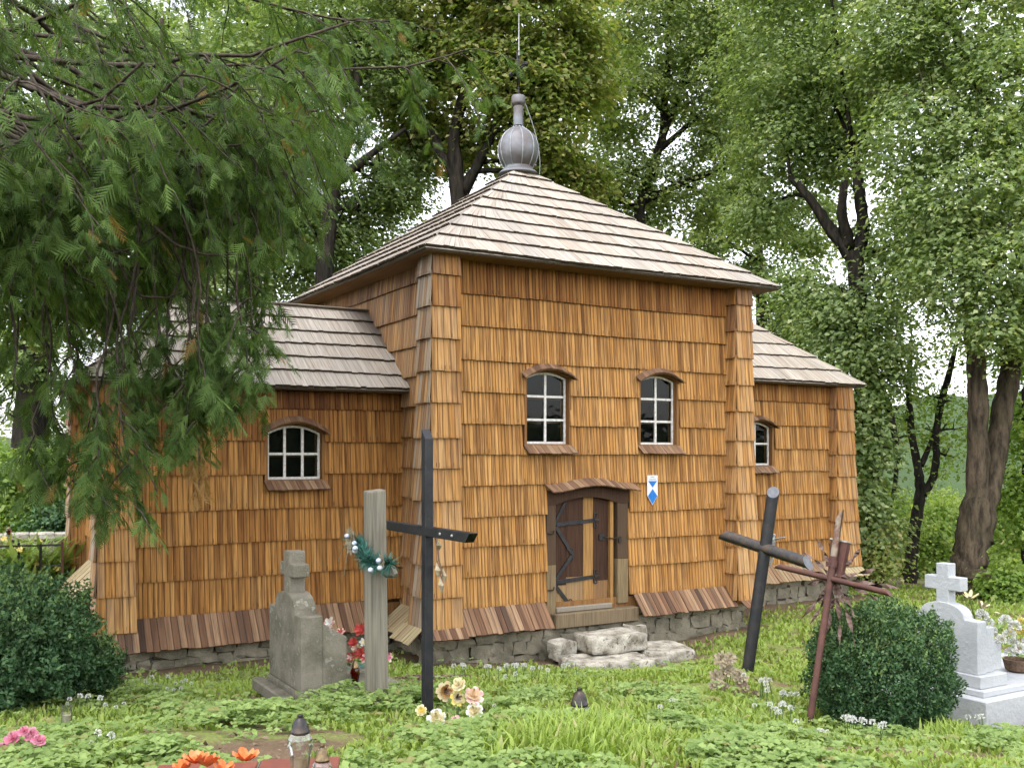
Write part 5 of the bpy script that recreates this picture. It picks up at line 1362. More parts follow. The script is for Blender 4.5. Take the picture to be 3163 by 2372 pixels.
def tree(name, label, base, stems, lobes, leafm, barkm='bark', leaf=.125, dens=1.0, seed=0, group='trees around the church', hue=.12, clump_r=.55, per=58, flat=.5, burl=False, twig=True, lobe_limb=True):
    """base: root point; stems: list of polylines [(point, radius), ...] in world space; lobes: (centre, radius) of the crown"""
    rng = np.random.default_rng(seed); rnd = random.Random(seed)
    t = thing(name, label, 'tree', base, 0, group); B = Vector(base)
    first = True
    ends = []
    for st in stems:
        m = MB(); P = []; Rr = []
        pts = [Vector(q[0]) - B for q in st]; rad = [q[1] for q in st]
        for i in range(len(pts) - 1):
            for k in range(5):
                f = k / 5; P.append(pts[i].lerp(pts[i + 1], f) + Vector((rnd.uniform(-1, 1), rnd.uniform(-1, 1), 0)) * rad[i] * .10)
                Rr.append((rad[i] * (1 - f) + rad[i + 1] * f) * (1 + (.05 if burl else .07) * math.sin(i * 5 + k * 2.3 + seed)))
        P.append(pts[-1]); Rr.append(rad[-1])
        m.tube(P, Rr, 12 if first else 8)
        if burl and first:
            v2 = []
            for (x, y, z) in m.v:
                q = Vector((x, y, z)); n_ = noise.noise(q * 2.2 + Vector((seed, 0, 0))) * .16 + noise.noise(q * 6) * .06
                ax = Vector((q.x, q.y, 0)); v2.append(tuple(q + (ax.normalized() * n_ if ax.length > .01 else ax) * max(0, 1 - q.z / 5)))
            m.v = v2
        m.build('trunk' if first else 'limb', M[barkm], t, smooth=True)
        ends += [(B + p, r) for p, r in zip(P[len(P) // 3:], Rr[len(P) // 3:])]
        first = False
    C = []; A = []; Nn = []; Ln = []; T = []
    for (c, r) in lobes:
        c = Vector(c)
        if lobe_limb:
            e = min(ends, key=lambda q: (q[0] - c).length + max(0, q[0].z - c.z) * 1.5)
            m = MB(); d = (c - e[0]).length; r0 = min(e[1] * .6, .035 + .018 * d)
            tgt = c + Vector((rnd.uniform(-.3, .3), rnd.uniform(-.3, .3), rnd.uniform(0, .4))) * r
            cp = curve_pts(e[0] - B, tgt - B, Vector((rnd.uniform(-.1, .1) * d, rnd.uniform(-.1, .1) * d, rnd.uniform(-.02, .12) * d)), 9)
            m.tube(cp, [r0 * (1 - .75 * i / 8) for i in range(9)], 7)
            if twig:
                for k in range(6):
                    s = cp[rnd.randint(3, 8)]; dr = Vector((rnd.gauss(0, 1), rnd.gauss(0, 1), rnd.gauss(.25, .6))).normalized() * r * rnd.uniform(.5, .95)
                    m.tube(curve_pts(s, s + dr, Vector((0, 0, .1 * r)), 5), [r0 * .4, r0 * .3, r0 * .24, r0 * .16, .006], 5, caps=False)
            m.build('limb', M[barkm], t, smooth=True)
        nc = max(8, int(33 * r * r * dens + 14))
        dirs = sph(nc, rng); rad = r * rng.uniform(.25, 1.0, nc) ** .55
        cc = np.array(c) + dirs * rad[:, None] * np.array([1, 1, .82])
        for k in range(nc):
            n = int(per * rng.uniform(.6, 1.3)); cr = clump_r * rng.uniform(.7, 1.35)
            q = rng.normal(size=(n, 3)) * np.array([1, 1, flat]) * cr * .55
            q[:, 2] -= .35 * (q[:, 0] ** 2 + q[:, 1] ** 2) / cr
            C.append(cc[k] + q)
            az = np.arctan2(q[:, 1], q[:, 0]) + rng.normal(0, .8, n)
            a = np.stack([np.cos(az), np.sin(az), rng.normal(-.45, .35, n)], 1); A.append(a)
            nn = np.stack([rng.normal(0, .5, n) + dirs[k, 0] * .7, rng.normal(0, .5, n) + dirs[k, 1] * .7, np.ones(n)], 1); Nn.append(nn)
            Ln.append(leaf * .96 * rng.uniform(.6, 1.3, n))
            tone = np.clip(rng.normal(.45, .2) + rng.normal(0, .2, n), 0, 1)
            yl = np.clip((rng.random(n) < hue) * rng.uniform(.3, 1, n) + (rng.random() < hue) * .3, 0, 1)
            T.append(np.stack([tone, yl, np.zeros(n)], 1))
    C = np.concatenate(C) - np.array(B); A = np.concatenate(A); Nn = np.concatenate(Nn); Ln = np.concatenate(Ln); T = np.concatenate(T)
    leaf_mesh('crown', C, A, Nn, Ln, Ln * .82, T, M[leafm], t, .18)
    return t

def LB(lst, shift=0):
    return [(at(x, y, a), r * a / 3060.0) for (x, y, a, r) in lst]
def ST(lst):
    return [(at(x, y, a), r) for (x, y, a, r) in lst]
def root(px, a, dz=-.15):
    return on_ground(px, a, dz)

b = root(2990, 21.5)
tree('linden_tree', 'massive old linden with burred double trunk behind the white tomb', b,
     [[(b, .55), (at(2990, 1800, 21.5), .44), (at(3000, 1700, 21.5), .36), (at(3010, 1590, 21.5), .33), (at(3018, 1500, 21.5), .25), (at(3020, 1350, 21.5), .21), (at(3022, 1230, 21.5), .21), (at(3012, 1090, 21.5), .19), (at(2990, 900, 21.5), .16), (at(2960, 640, 21.6), .11)],
      [(at(3020, 1680, 21.6), .30), (at(3045, 1560, 21.7), .25), (at(3075, 1420, 21.8), .23), (at(3100, 1250, 21.9), .23), (at(3132, 1080, 22), .22), (at(3165, 850, 22), .17), (at(3130, 500, 22), .16), (at(2985, 200, 22), .12), (at(2930, 20, 22), .09)]],
     LB([(3020, 560, 21, 250), (3120, 260, 21.5, 250), (2850, 420, 22, 210), (3150, 820, 20.5, 190), (2950, 860, 21, 165), (2760, 120, 22.5, 220), (2980, 60, 22, 260), (3230, 1000, 21, 140), (3060, 1000, 20.3, 95), (3000, -260, 22, 300), (3300, 500, 22, 300), (2880, 680, 21.5, 150)]), 'linden', 'bark', .125, 1.0, 1, hue=.2, burl=True)
b = root(2690, 23.5)
tree('linden_tree', 'broad linden whose leafy skirt hangs to the ground beside the church', b,
     [[(b, .34), (at(2680, 1500, 23.5), .28), (at(2670, 1100, 23.6), .24), (at(2640, 800, 23.8), .20), (at(2560, 700, 24), .14), (at(2500, 610, 24), .10), (at(2440, 545, 24.2), .08)],
      [(at(2642, 800, 23.8), .18), (at(2668, 700, 23.8), .14), (at(2655, 600, 23.8), .14), (at(2640, 480, 24), .10)],
      [(at(2625, 770, 23.8), .15), (at(2600, 660, 23.6), .12), (at(2610, 560, 23.6), .08)]],
     LB([(2430, 200, 25, 210), (2650, 330, 25, 210), (2400, 430, 25, 150), (2530, 500, 25.5, 120), (2800, 760, 24, 180), (2650, 960, 23.5, 170), (2470, 880, 24, 95), (2715, 1100, 23, 125), (2630, 1260, 22.6, 110), (2665, 1400, 22.5, 90), (2665, 1530, 22.4, 80), (2650, 1660, 22.3, 72), (2700, 1640, 22.6, 75), (2360, 660, 25.5, 110), (2500, -150, 25, 300), (2610, 1080, 23, 100), (2560, 960, 23.2, 80)]), 'linden', 'bark_dark', .13, 1.05, 2, hue=.12)
b = root(2812, 24)
tree('slender_tree', 'slim forked young tree standing in front of the bright thicket', b,
     [[(b, .17), (at(2815, 1700, 24), .145), (at(2830, 1600, 24), .14), (at(2845, 1510, 24), .125), (at(2835, 1450, 24), .10), (at(2815, 1330, 24), .085), (at(2805, 1200, 24), .07), (at(2815, 1050, 24), .05)],
      [(at(2850, 1530, 24), .10), (at(2885, 1470, 24), .09), (at(2893, 1400, 24), .085), (at(2890, 1340, 24), .08), (at(2905, 1250, 24), .085), (at(2930, 1160, 24), .075), (at(2955, 1060, 24), .05)],
      [(at(2845, 1440, 24), .07), (at(2870, 1380, 24), .065), (at(2893, 1330, 24), .06)]],
     LB([(2790, 1180, 24, 80), (2870, 1230, 24.2, 80), (2950, 1240, 24, 75), (2850, 1330, 24.4, 75), (2960, 1340, 24.5, 60), (2790, 1300, 24.4, 60), (2930, 1430, 24.2, 50), (2830, 1080, 24, 110), (2940, 1060, 24.3, 110)]), 'brush', 'bark_dark', .10, .16, 3, hue=.2, per=26)
b = root(1418, 27)
tree('chestnut_tree', 'tall chestnut with rusty-edged leaves rising behind the onion finial', b,
     [[(b, .4), (at(1425, 900, 27), .3), (at(1412, 560, 27), .21), (at(1400, 430, 27), .17), (at(1440, 250, 27), .13), (at(1500, 60, 27), .08)], [(at(1412, 560, 27), .14), (at(1360, 470, 27.2), .15), (at(1330, 400, 27.2), .10)], [(at(1430, 600, 27), .17), (at(1490, 480, 27), .13), (at(1560, 330, 27), .1)]],
     LB([(1640, 60, 26.5, 220), (1500, 220, 27, 170), (1740, 230, 27, 160), (1690, 400, 26.6, 130), (1620, 240, 26, 150), (1280, 230, 28, 190), (1340, 60, 27.5, 180), (1540, -230, 27, 330), (1470, 440, 28, 95), (1300, 430, 28.5, 100), (1700, 520, 27.5, 80), (1800, 560, 28, 70)]), 'chestnut', 'bark_dark', .17, 1.0, 4, hue=.32)
b = root(1005, 25.5)
tree('linden_tree', 'dark leaning linden trunk behind the left-hand roof slope of the nave', b,
     [[(b, .4), (at(1000, 800, 25.5), .24), (at(1030, 560, 25.5), .19), (at(1062, 470, 25.5), .16), (at(1095, 330, 25.5), .14), (at(1110, 150, 25.5), .08)], [(at(1040, 560, 25.5), .15), (at(1130, 490, 25.6), .1), (at(1250, 400, 25.6), .05)]],
     LB([(900, 420, 26, 190), (1150, 200, 26.5, 180), (860, 700, 26, 160), (990, 760, 27, 110), (1000, 0, 26, 260), (1190, 560, 27.5, 100), (1040, 650, 27.5, 100), (740, 880, 26, 130), (1150, 720, 28, 100), (780, 520, 26.5, 160), (1230, 590, 28, 100), (1090, 830, 28, 90), (1290, 500, 28.5, 90), (960, 880, 27.5, 80)]), 'linden', 'bark_dark', .13, .95, 5, hue=.1)
b = root(1965, 31)
tree('linden_tree', 'airy linden with thin upright branches above the long roof slope', b,
     [[(b, .35), (at(1965, 900, 31), .24), (at(1975, 640, 31), .17), (at(2045, 430, 31), .13), (at(2062, 230, 31), .09), (at(2070, 60, 31), .07)], [(at(2040, 440, 31), .12), (at(2110, 260, 31), .08), (at(2160, 130, 31), .05)], [(at(1990, 620, 31), .14), (at(2120, 560, 31), .1), (at(2240, 520, 31), .06)], [(at(2030, 470, 31), .1), (at(2180, 340, 31), .06)]],
     LB([(2060, 70, 31, 220), (1930, 330, 31, 150), (2170, 250, 31, 170), (1880, 520, 31, 130), (2060, 560, 31.5, 120), (2040, -220, 31, 300), (2200, 640, 32, 90), (1840, 640, 32, 90), (2250, 420, 31, 120), (2000, 680, 32, 80), (2290, 90, 30.5, 170)]), 'linden', 'bark_dark', .14, .9, 6, hue=.3)
b = root(80, 24)
tree('maple_tree', 'shady broadleaf tree behind the thuja with sky between its leaves', b,
     [[(b, .45), (at(110, 1100, 24), .36), (at(150, 700, 24), .26), (at(230, 300, 24), .16)], [(at(120, 1000, 24), .2), (at(330, 700, 25), .14), (at(480, 450, 25), .09)]],
     LB([(120, 250, 25, 300), (380, 450, 25.5, 240), (620, 250, 26, 240), (150, 700, 25, 220), (600, 760, 27, 150), (60, 1080, 24, 130), (420, 860, 27, 120), (-150, 600, 24, 250), (280, 960, 26, 90), (120, 1290, 25, 60)]), 'linden', 'bark_dark', .15, .9, 7, hue=.1)
b = root(640, 31)
tree('maple_tree', 'distant broadleaf tree filling the gap behind the low annex roof', b,
     [[(b, .3), (at(650, 800, 31), .2), (at(700, 400, 31), .14), (at(720, 100, 31), .1)]],
     LB([(650, 520, 31, 200), (820, 260, 31, 210), (480, 640, 32, 160), (760, 800, 32, 130), (560, 900, 32, 110), (850, 20, 31, 260), (400, 200, 31, 260)]), 'linden', 'bark_dark', .16, .9, 8, hue=.15)
b = root(2350, 36)
tree('linden_tree', 'far linden glimpsed through the gap above the shorter roof', b,
     [[(b, .25), (at(2350, 900, 36), .16), (at(2330, 500, 36), .12), (at(2320, 200, 36), .1)]],
     LB([(2300, 650, 36, 110), (2420, 980, 36, 90), (2330, 330, 36, 170), (2480, 700, 36, 130), (2560, 250, 36, 200), (1830, 160, 37, 170), (2190, 760, 36, 75), (2260, 560, 36, 90), (2330, 850, 36, 70), (2400, 1100, 36, 80), (2480, 1020, 35, 80)]), 'linden', 'bark_dark', .17, .8, 9, hue=.2)
b = root(3175, 23.5)
tree('young_tree', 'young leafy tree at the picture edge beside the double-trunk linden', b,
     [[(b, .14), (at(3170, 1500, 23.5), .11), (at(3165, 1200, 23.5), .07)]],
     LB([(3150, 1480, 23.5, 80), (3140, 1270, 24, 80), (3170, 1630, 23, 85), (3190, 1350, 22.5, 70), (3160, 1120, 24, 80), (3120, 1560, 24.5, 55)]), 'brush', 'bark_dark', .12, 1.0, 10, hue=.1)

# ---- bright thicket on the slope behind the trees
def shrub(name, label, px, ahead, lobes, leafm, group, seed, leaf=.1, hue=.2, dens=1.6, stems=5):
    b = root(px, ahead, -.1); rnd = random.Random(seed)
    st = []
    for k in range(stems):
        c, r = lobes[k % len(lobes)]
        st.append([(b + Vector((rnd.uniform(-.2, .2), rnd.uniform(-.2, .2), 0)), .045), (Vector(c) + Vector((rnd.uniform(-.5, .5), rnd.uniform(-.5, .5), 0)) * r, .02)])
    t = tree(name, label, b, st, lobes, leafm, 'bark_dark', leaf, dens, seed, group, hue, .4, 40, .7, twig=False, lobe_limb=False)
    t['category'] = 'shrub'
    for ch in t.children:
        if ch.name.startswith('crown'): ch.name = 'foliage'
        elif ch.name.startswith(('trunk', 'limb')): ch.name = 'stem'
    return t
GT = 'thicket behind the churchyard trees'
lab = ['light green shrub nearest the church corner in the thicket', 'tall light green shrub behind the forked young tree in the thicket', 'light green shrub between the forked tree and the double-trunk linden', 'light green shrub just behind the double-trunk linden on its church side', 'broad light green shrub behind the double-trunk linden on its far side', 'light green shrub at the picture edge beyond the white tomb']
for i, (px, a, lobes) in enumerate([
        (2730, 29, [(2720, 1690, 29, 80), (2760, 1620, 29.5, 70), (2700, 1750, 28.5, 60)]),
        (2790, 31, [(2790, 1640, 31, 90), (2770, 1560, 31.5, 60), (2830, 1700, 31, 70)]),
        (2870, 30, [(2880, 1680, 30, 90), (2900, 1600, 30.5, 75), (2860, 1750, 29.5, 60)]),
        (2950, 32, [(2950, 1640, 32, 90), (2930, 1560, 32, 60), (2940, 1720, 31, 80)]),
        (3080, 31, [(3090, 1660, 31, 100), (3060, 1740, 30, 80), (3120, 1580, 31, 80)]),
        (3160, 28, [(3150, 1740, 28, 90), (3120, 1790, 27, 60)])]):
    shrub('thicket_shrub', lab[i], px, a, LB(lobes), 'brush', GT, 30 + i, .13, .3, 1.5)
shrub('low_shrub', 'low broad-leaved shrub at the foot of the double-trunk linden', 3110, 20.5, LB([(3100, 1810, 20.5, 45), (3140, 1790, 20.5, 50), (3060, 1820, 20.8, 30)]), 'brush', None, 41, .11, .1, 3)
shrub('yellowing_shrub', 'shrub with yellowing leaves under the linden skirt at the church corner', 2700, 22, LB([(2690, 1690, 22, 45), (2720, 1640, 22.2, 40), (2700, 1740, 21.8, 40)]), 'chestnut', None, 42, .1, .5, 3)
shrub('bright_hazel', 'bright yellow-green hazel bush beyond the annex corner', 90, 22.5, LB([(60, 1490, 22.5, 110), (170, 1520, 22.5, 85), (-60, 1470, 22.5, 130), (120, 1440, 23, 70), (215, 1500, 23, 50), (60, 1590, 22.3, 80), (180, 1600, 22.4, 70)]), 'brush', None, 43, .13, .1, 2.2)
shrub('dark_shrub', 'dark green shrub in shade behind the pale stone kerb', 200, 21.3, LB([(200, 1600, 21.3, 55), (150, 1590, 21.3, 50), (230, 1640, 21.2, 40)]), 'box', None, 44, .1, .05, 3)

# ================================================================== THUJA
def thuja():
    rng = np.random.default_rng(21); rnd = random.Random(21)
    base = loc(-6.3, 9.6); base.z = gz(base.x, base.y) - .1
    t = thing('thuja_tree', 'big dark thuja with drooping ferny sprays hanging over the annex roof', 'tree', base, 0); B = Vector(base)
    m = MB(); m.tube([(0, 0, 0), (.05, 0, 2), (0, .1, 5), (.1, 0, 9)], [.36, .30, .24, .12], 12); m.build('trunk', M['thuja_bark'], t, smooth=True)
    hullz = np.array([1.4, 2.1, 2.7, 3.3, 3.95, 4.55, 5.5, 6.4, 7.4, 8.6, 10.5]); hullr = np.array([1.9, 2.4, 2.6, 3.3, 3.6, 3.7, 4.1, 4.8, 5.9, 6.3, 4.0])
    spr = []          # (point, direction, size, tone, brown)
    def branchlet(m, p, d, ln, r, dens, sz=(.15, .26), brown=0.0):
        d = Vector(d).normalized(); P = [Vector(p)]; K = 8
        for i in range(K):
            f = (i + 1) / K
            d = (d + Vector((rnd.gauss(0, .10), rnd.gauss(0, .10), -.20 + .30 * f * f + rnd.gauss(0, .05)))).normalized()
            P.append(P[-1] + d * ln / K)
        if m is not None: m.tube(P, [r * (1 - .8 * i / K) + .0025 for i in range(K + 1)], 5, caps=False)
        for i in range(2, K + 1):
            dd = (P[i] - P[i - 1]).normalized()
            for q in range(dens):
                sd = dd.cross(Vector((0, 0, 1)));
                if sd.length < .1: sd = Vector((1, 0, 0))
                sd.normalize(); sgn = 1 if (i + q) % 2 else -1
                v = (dd * rnd.uniform(.35, .9) + sd * sgn * rnd.uniform(.3, .9) + Vector((0, 0, rnd.uniform(-.75, -.1)))).normalized()
                spr.append((P[i] + Vector((rnd.uniform(-.07, .07), rnd.uniform(-.07, .07), rnd.uniform(-.06, .06))), v, rnd.uniform(*sz) * rnd.choice((.6, .8, 1, 1)), min(1, max(0, rnd.gauss(.45, .25))), brown))
        return P
    limbs = 0
    for k in range(78):
        # most limbs on the side that reaches over the churchyard and the annex
        az = rnd.gauss(0.0, .95) if k < 62 else rnd.uniform(-math.pi, math.pi)
        zt = rnd.choice([rnd.uniform(5.1, 6.0), rnd.uniform(5.5, 7.5), rnd.uniform(6.2, 9.2)])
        rh = float(np.interp(zt, hullz, hullr)) * rnd.uniform(.72, 1.0)
        side = rh * math.cos(az); ah = rh * math.sin(az)
        tip = loc(-6.3 + side, 9.6 + ah, zt) - B; tip.z = zt - B.z
        s0 = Vector((rnd.uniform(-.05, .05), rnd.uniform(-.05, .05), max(1.2, min(8.6, zt - B.z + rnd.uniform(.2, 1.3)))))
        m = MB(); P = curve_pts(s0, tip, Vector((0, 0, -.12 * rh + rnd.uniform(-.2, .25))), 11)
        P = [q + Vector((rnd.gauss(0, .05), rnd.gauss(0, .05), rnd.gauss(0, .05))) if 0 < i < 10 else q for i, q in enumerate(P)]
        r0 = rnd.uniform(.022, .042)
        m.tube(P, [r0 * (1 - .85 * i / 10) + .006 for i in range(11)], 7)
        for j in range(21):
            f = rnd.uniform(.30, 1.0) ** .7; i = min(9, int(f * 10)); q = P[i].lerp(P[i + 1], f * 10 - i)
            fw = (P[i + 1] - P[i]).normalized(); sd = fw.cross(Vector((0, 0, 1))).normalized()
            d = fw * rnd.uniform(.3, 1) + sd * rnd.choice([-1, 1]) * rnd.uniform(.2, 1.0) + Vector((0, 0, rnd.uniform(-.9, .15)))
            branchlet(m, q, d, rnd.uniform(.45, 1.15), .007, 2)
        m.build('limb', M['thuja_bark'], t, smooth=True)
    # long hanging branchlets in front of the annex corner
    for (px, py, a, ln) in ((560, 900, 9.6, 1.5), (640, 950, 9.4, 1.4), (700, 900, 9.8, 1.3), (760, 930, 9.6, 1.2), (480, 980, 9.4, 1.5), (420, 1040, 9.2, 1.3), (330, 1090, 9.0, 1.7), (360, 1180, 9.0, 1.6), (520, 1100, 9.5, 1.2), (590, 1130, 9.3, 1.0), (670, 1120, 9.6, .9), (300, 1300, 8.9, 1.2), (620, 1050, 9.0, 1.2), (730, 1060, 9.2, .8), (380, 1330, 9.0, 1.0), (790, 860, 9.7, .9), (130, 1100, 9.3, 1.2), (60, 1000, 9.2, 1.3), (200, 1000, 9.1, 1.0), (100, 1450, 9.2, .5)):
        m = MB(); p = at(px, py - 150, a) - B; 
        m.tube(curve_pts(p + Vector((rnd.uniform(-.5, .3), rnd.uniform(-.3, .3), rnd.uniform(.9, 1.4))), p, Vector((.1, 0, .05)), 7), [.013, .013, .012, .012, .011, .011, .011], 6, caps=False)
        P = branchlet(m, p, Vector((rnd.uniform(-.2, .2), rnd.uniform(-.2, .2), -1)), ln, .011, 2)
        for q in P[2:]:
            for _ in range(1):
                branchlet(m, q, Vector((rnd.gauss(0, 1), rnd.gauss(0, 1), -.5)), rnd.uniform(.3, .55), .007, 2)
        m.build('hanging_branch', M['thuja_bark'], t, smooth=True)
    m = MB(); branchlet(m, at(615, 1380, 9.1) - B, Vector((-.05, 0, -1)), .42, .008, 5, (.12, .2), .95); m.build('hanging_branch', M['thuja_bark'], t)
    # bare, looping grey boughs
    for (x0, y0, x1, y1, a, sag) in ((225, 480, 520, 690, 9.0, .55), (0, 420, 330, 900, 8.9, .2), (330, 640, 560, 900, 9.2, .35), (560, 240, 700, 330, 9.1, .30), (500, 60, 640, 270, 9.2, .35), (20, 40, 270, 470, 9.0, .12), (560, 280, 820, 150, 9.3, .4), (420, 620, 760, 780, 9.2, .2), (600, 760, 590, 980, 9.4, -.1), (430, 720, 400, 1200, 9.2, .05), (530, 700, 640, 980, 9.3, .1), (40, 600, 60, 1200, 8.9, .1)):
        A_ = at(x0, y0, a) - B; Bb = at(x1, y1, a + rnd.uniform(-.3, .3)) - B
        m = MB(); P = curve_pts(A_, Bb, Vector((_c, -_s, 0)) * -sag * .35 + Vector((0, 0, -sag)), 12)
        P = [q + Vector((rnd.gauss(0, .012), rnd.gauss(0, .012), rnd.gauss(0, .012))) for q in P]
        m.tube(P, [.019 - .011 * i / 11 for i in range(12)], 7); m.build('bare_bough', M['thuja_bark'], t, smooth=True)
    # spray geometry: flat, fern-like, many narrow leaflets
    n = len(spr)
    P = np.array([tuple(s[0]) for s in spr]); D = np.array([tuple(s[1]) for s in spr]); Z = np.array([s[2] for s in spr]); tone = np.array([s[3] for s in spr]); br = np.array([s[4] for s in spr])
    rv = rng.normal(size=(n, 3)) * .55 + np.array([0, 0, 1.0])
    S = np.cross(D, rv); S /= np.linalg.norm(S, axis=1, keepdims=True) + 1e-9
    Nm = np.cross(S, D)
    V = []; F = []; T = []
    pairs = 7; per = 3 * (1 + 2 * pairs)
    out = np.empty((n, per, 3)); tt = np.empty((n, per, 3))
    def put(i, a, b, c):
        out[:, i * 3] = a; out[:, i * 3 + 1] = b; out[:, i * 3 + 2] = c
    z = Z[:, None]
    put(0, P - S * z * .035, P + S * z * .035, P + D * z - Nm * z * .18)
    k = 1
    for j in range(pairs):
        f = (j + .4) / pairs; o = P + D * z * f * .85 - Nm * z * .12 * f * f; ll = z * (.58 * (1 - f * .6))
        for sg_ in (1, -1):
            d = (D * .74 + S * sg_ * .68); d = d / np.linalg.norm(d, axis=1, keepdims=True)
            w = z * .05
            put(k, o - D * w, o + D * w, o + d * ll * rng.uniform(.75, 1.2, (n, 1)) - Nm * ll * rng.uniform(.05, .35, (n, 1))); k += 1
    tt[:, :, 0] = np.clip(tone[:, None] + rng.normal(0, .08, (n, per)), 0, 1); tt[:, :, 1] = br[:, None]; tt[:, :, 2] = 0
    brown = rng.random(n) < .012; tt[brown, :, 1] = .8
    o = tri_mesh('crown', out.reshape(-1, 3), np.arange(n * per).reshape(-1, 3), tt.reshape(-1, 3), M['thuja'], t)
    print('thuja sprays', n)
    return t
thuja()

# ================================================================== BOX SHRUBS
def box_shrub(name, label, c, rad, n, seed, leaf=.026, hue=.05, square=2.6, rough=.17):
    rng = np.random.default_rng(seed); rnd = random.Random(seed)
    b = Vector((c[0], c[1], gz(c[0], c[1]))); t = thing(name, label, 'shrub', b)
    m = MB()
    for k in range(14):
        a = rnd.random() * 6.28; m.tube([(rnd.uniform(-.06, .06), rnd.uniform(-.06, .06), -.1), (math.cos(a) * rad[0] * .45, math.sin(a) * rad[1] * .45, rad[2] * .8), (math.cos(a) * rad[0] * .75, math.sin(a) * rad[1] * .75, rad[2] * 1.4)], [.016, .010, .004], 5)
    o = m.build('stems', M['bark_dark'], t); o['kind'] = 'stuff'
    d = sph(n, rng); pw = (np.abs(d) ** square).sum(1) ** (-1 / square)
    rr = np.where(rng.random(n) < .8, rng.uniform(.86, 1.02, n), rng.uniform(.45, .9, n))
    bumpy = np.array([noise.noise(Vector(tuple(q)) * 2.6 + Vector((seed, 0, 0))) * rough + noise.noise(Vector(tuple(q)) * 7 + Vector((seed, 3, 0))) * rough for q in d])
    P = d * (pw * rr * (1 + bumpy))[:, None] * np.array(rad) + np.array([0, 0, rad[2] * .93])
    keep = P[:, 2] > .02
    P = P[keep]; d = d[keep]; nn = len(P); rrk = rr[keep]
    A = d * .6 + rng.normal(0, .7, (nn, 3)) + np.array([0, 0, .35]); Nn = d * .8 + rng.normal(0, .55, (nn, 3)) + np.array([0, 0, .4])
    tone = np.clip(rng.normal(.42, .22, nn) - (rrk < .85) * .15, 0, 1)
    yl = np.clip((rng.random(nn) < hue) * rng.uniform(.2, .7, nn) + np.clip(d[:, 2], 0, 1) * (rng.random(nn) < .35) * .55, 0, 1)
    L = leaf * rng.uniform(.75, 1.3, nn)
    # a few young shoots standing proud of the clipped surface
    for k in range(170):
        i = rng.integers(nn)
        if d[i, 2] < .1: continue
        m_ = 16; f = np.linspace(0, 1, m_)[:, None]; up = np.array([rng.normal(0, .25), rng.normal(0, .25), 1.0]) * rng.uniform(.06, .17)
        q = P[i] + f * up + rng.normal(0, .008, (m_, 3))
        P = np.concatenate([P, q]); A = np.concatenate([A, rng.normal(0, 1, (m_, 3)) + [0, 0, .6]]); Nn = np.concatenate([Nn, rng.normal(0, .6, (m_, 3)) + [0, 0, .8]])
        L = np.concatenate([L, np.full(m_, leaf * .95)]); tone = np.concatenate([tone, np.full(m_, .8)]); yl = np.concatenate([yl, np.full(m_, .5)])
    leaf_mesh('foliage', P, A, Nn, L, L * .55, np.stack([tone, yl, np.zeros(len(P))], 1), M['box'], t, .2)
    return t
c = loc((2722 - 1581.5) / 3060 * 8.95, 8.95)
box_shrub('box_shrub', 'dense clipped box shrub between the rusty cross and the white tomb', c, (.58, .56, .58), 40000, 1, .033, .07)
c = loc(-4.28, 8.2)
box_shrub('box_shrub', 'large dark bluish box shrub growing at the annex corner', c, (.74, .8, .56), 40000, 2, .040, .05, 2.0, .3)
c = loc(-3.78, 8.75)
box_shrub('box_shrub', 'smaller arm of box shrub leaning towards the skirt boards', c, (.30, .32, .28), 9000, 3, .036, .08, 2.0, .3)

# ================================================================== OLD GRAVES BEYOND THE ANNEX
p = loc((60 - 1581.5) / 3060 * 19.5, 19.5); g = gz(p.x, p.y)
kz = 3.0 - (1650 - 1404) / 3060 * 19.5
kt = thing('stone_kerb_grave', 'low pale stone grave wall with capping stones beyond the annex', 'grave', (p.x, p.y, g))
a = at(-150, 1650, 19.2); b = at(240, 1650, 20.2)
def kerb_run(a, b, n, w, z0, z1, name, mat, par, O):
    a = Vector((a.x, a.y, 0)); b = Vector((b.x, b.y, 0)); d = (b - a) / n; sd = Vector((d.y, -d.x, 0)).normalized() * w / 2; u = Vector((0, 0, 1))
    for k in range(n):
        s = a + d * (k + .008) - O; e = a + d * (k + .992) - O; j = random.uniform(-.012, .012)
        m = MB(); m.hexa([s - sd + u * z0, e - sd + u * z0, e + sd + u * z0, s + sd + u * z0, s - sd + u * (z1 + j), e - sd + u * (z1 + j), e + sd + u * (z1 + j), s + sd + u * (z1 + j)]); m.build(name, mat, par, bevel=.015)
O = Vector((p.x, p.y, 0)); zr = kz - g
kerb_run(a, b, 4, .42, -.3, zr - .12, 'wall_stone', M['stone'], kt, O); kerb_run(a + (a - b) * .01, b + (b - a) * .015, 5, .56, zr - .118, zr, 'capping_stone', M['step'], kt, O)
pp = at(27, 1630, 19.4); lantern('red_lantern', 'small red lantern standing on the pale stone grave wall', (pp.x, pp.y, kz), .06, .16, 'lid_gold', 'red_glass', .05)

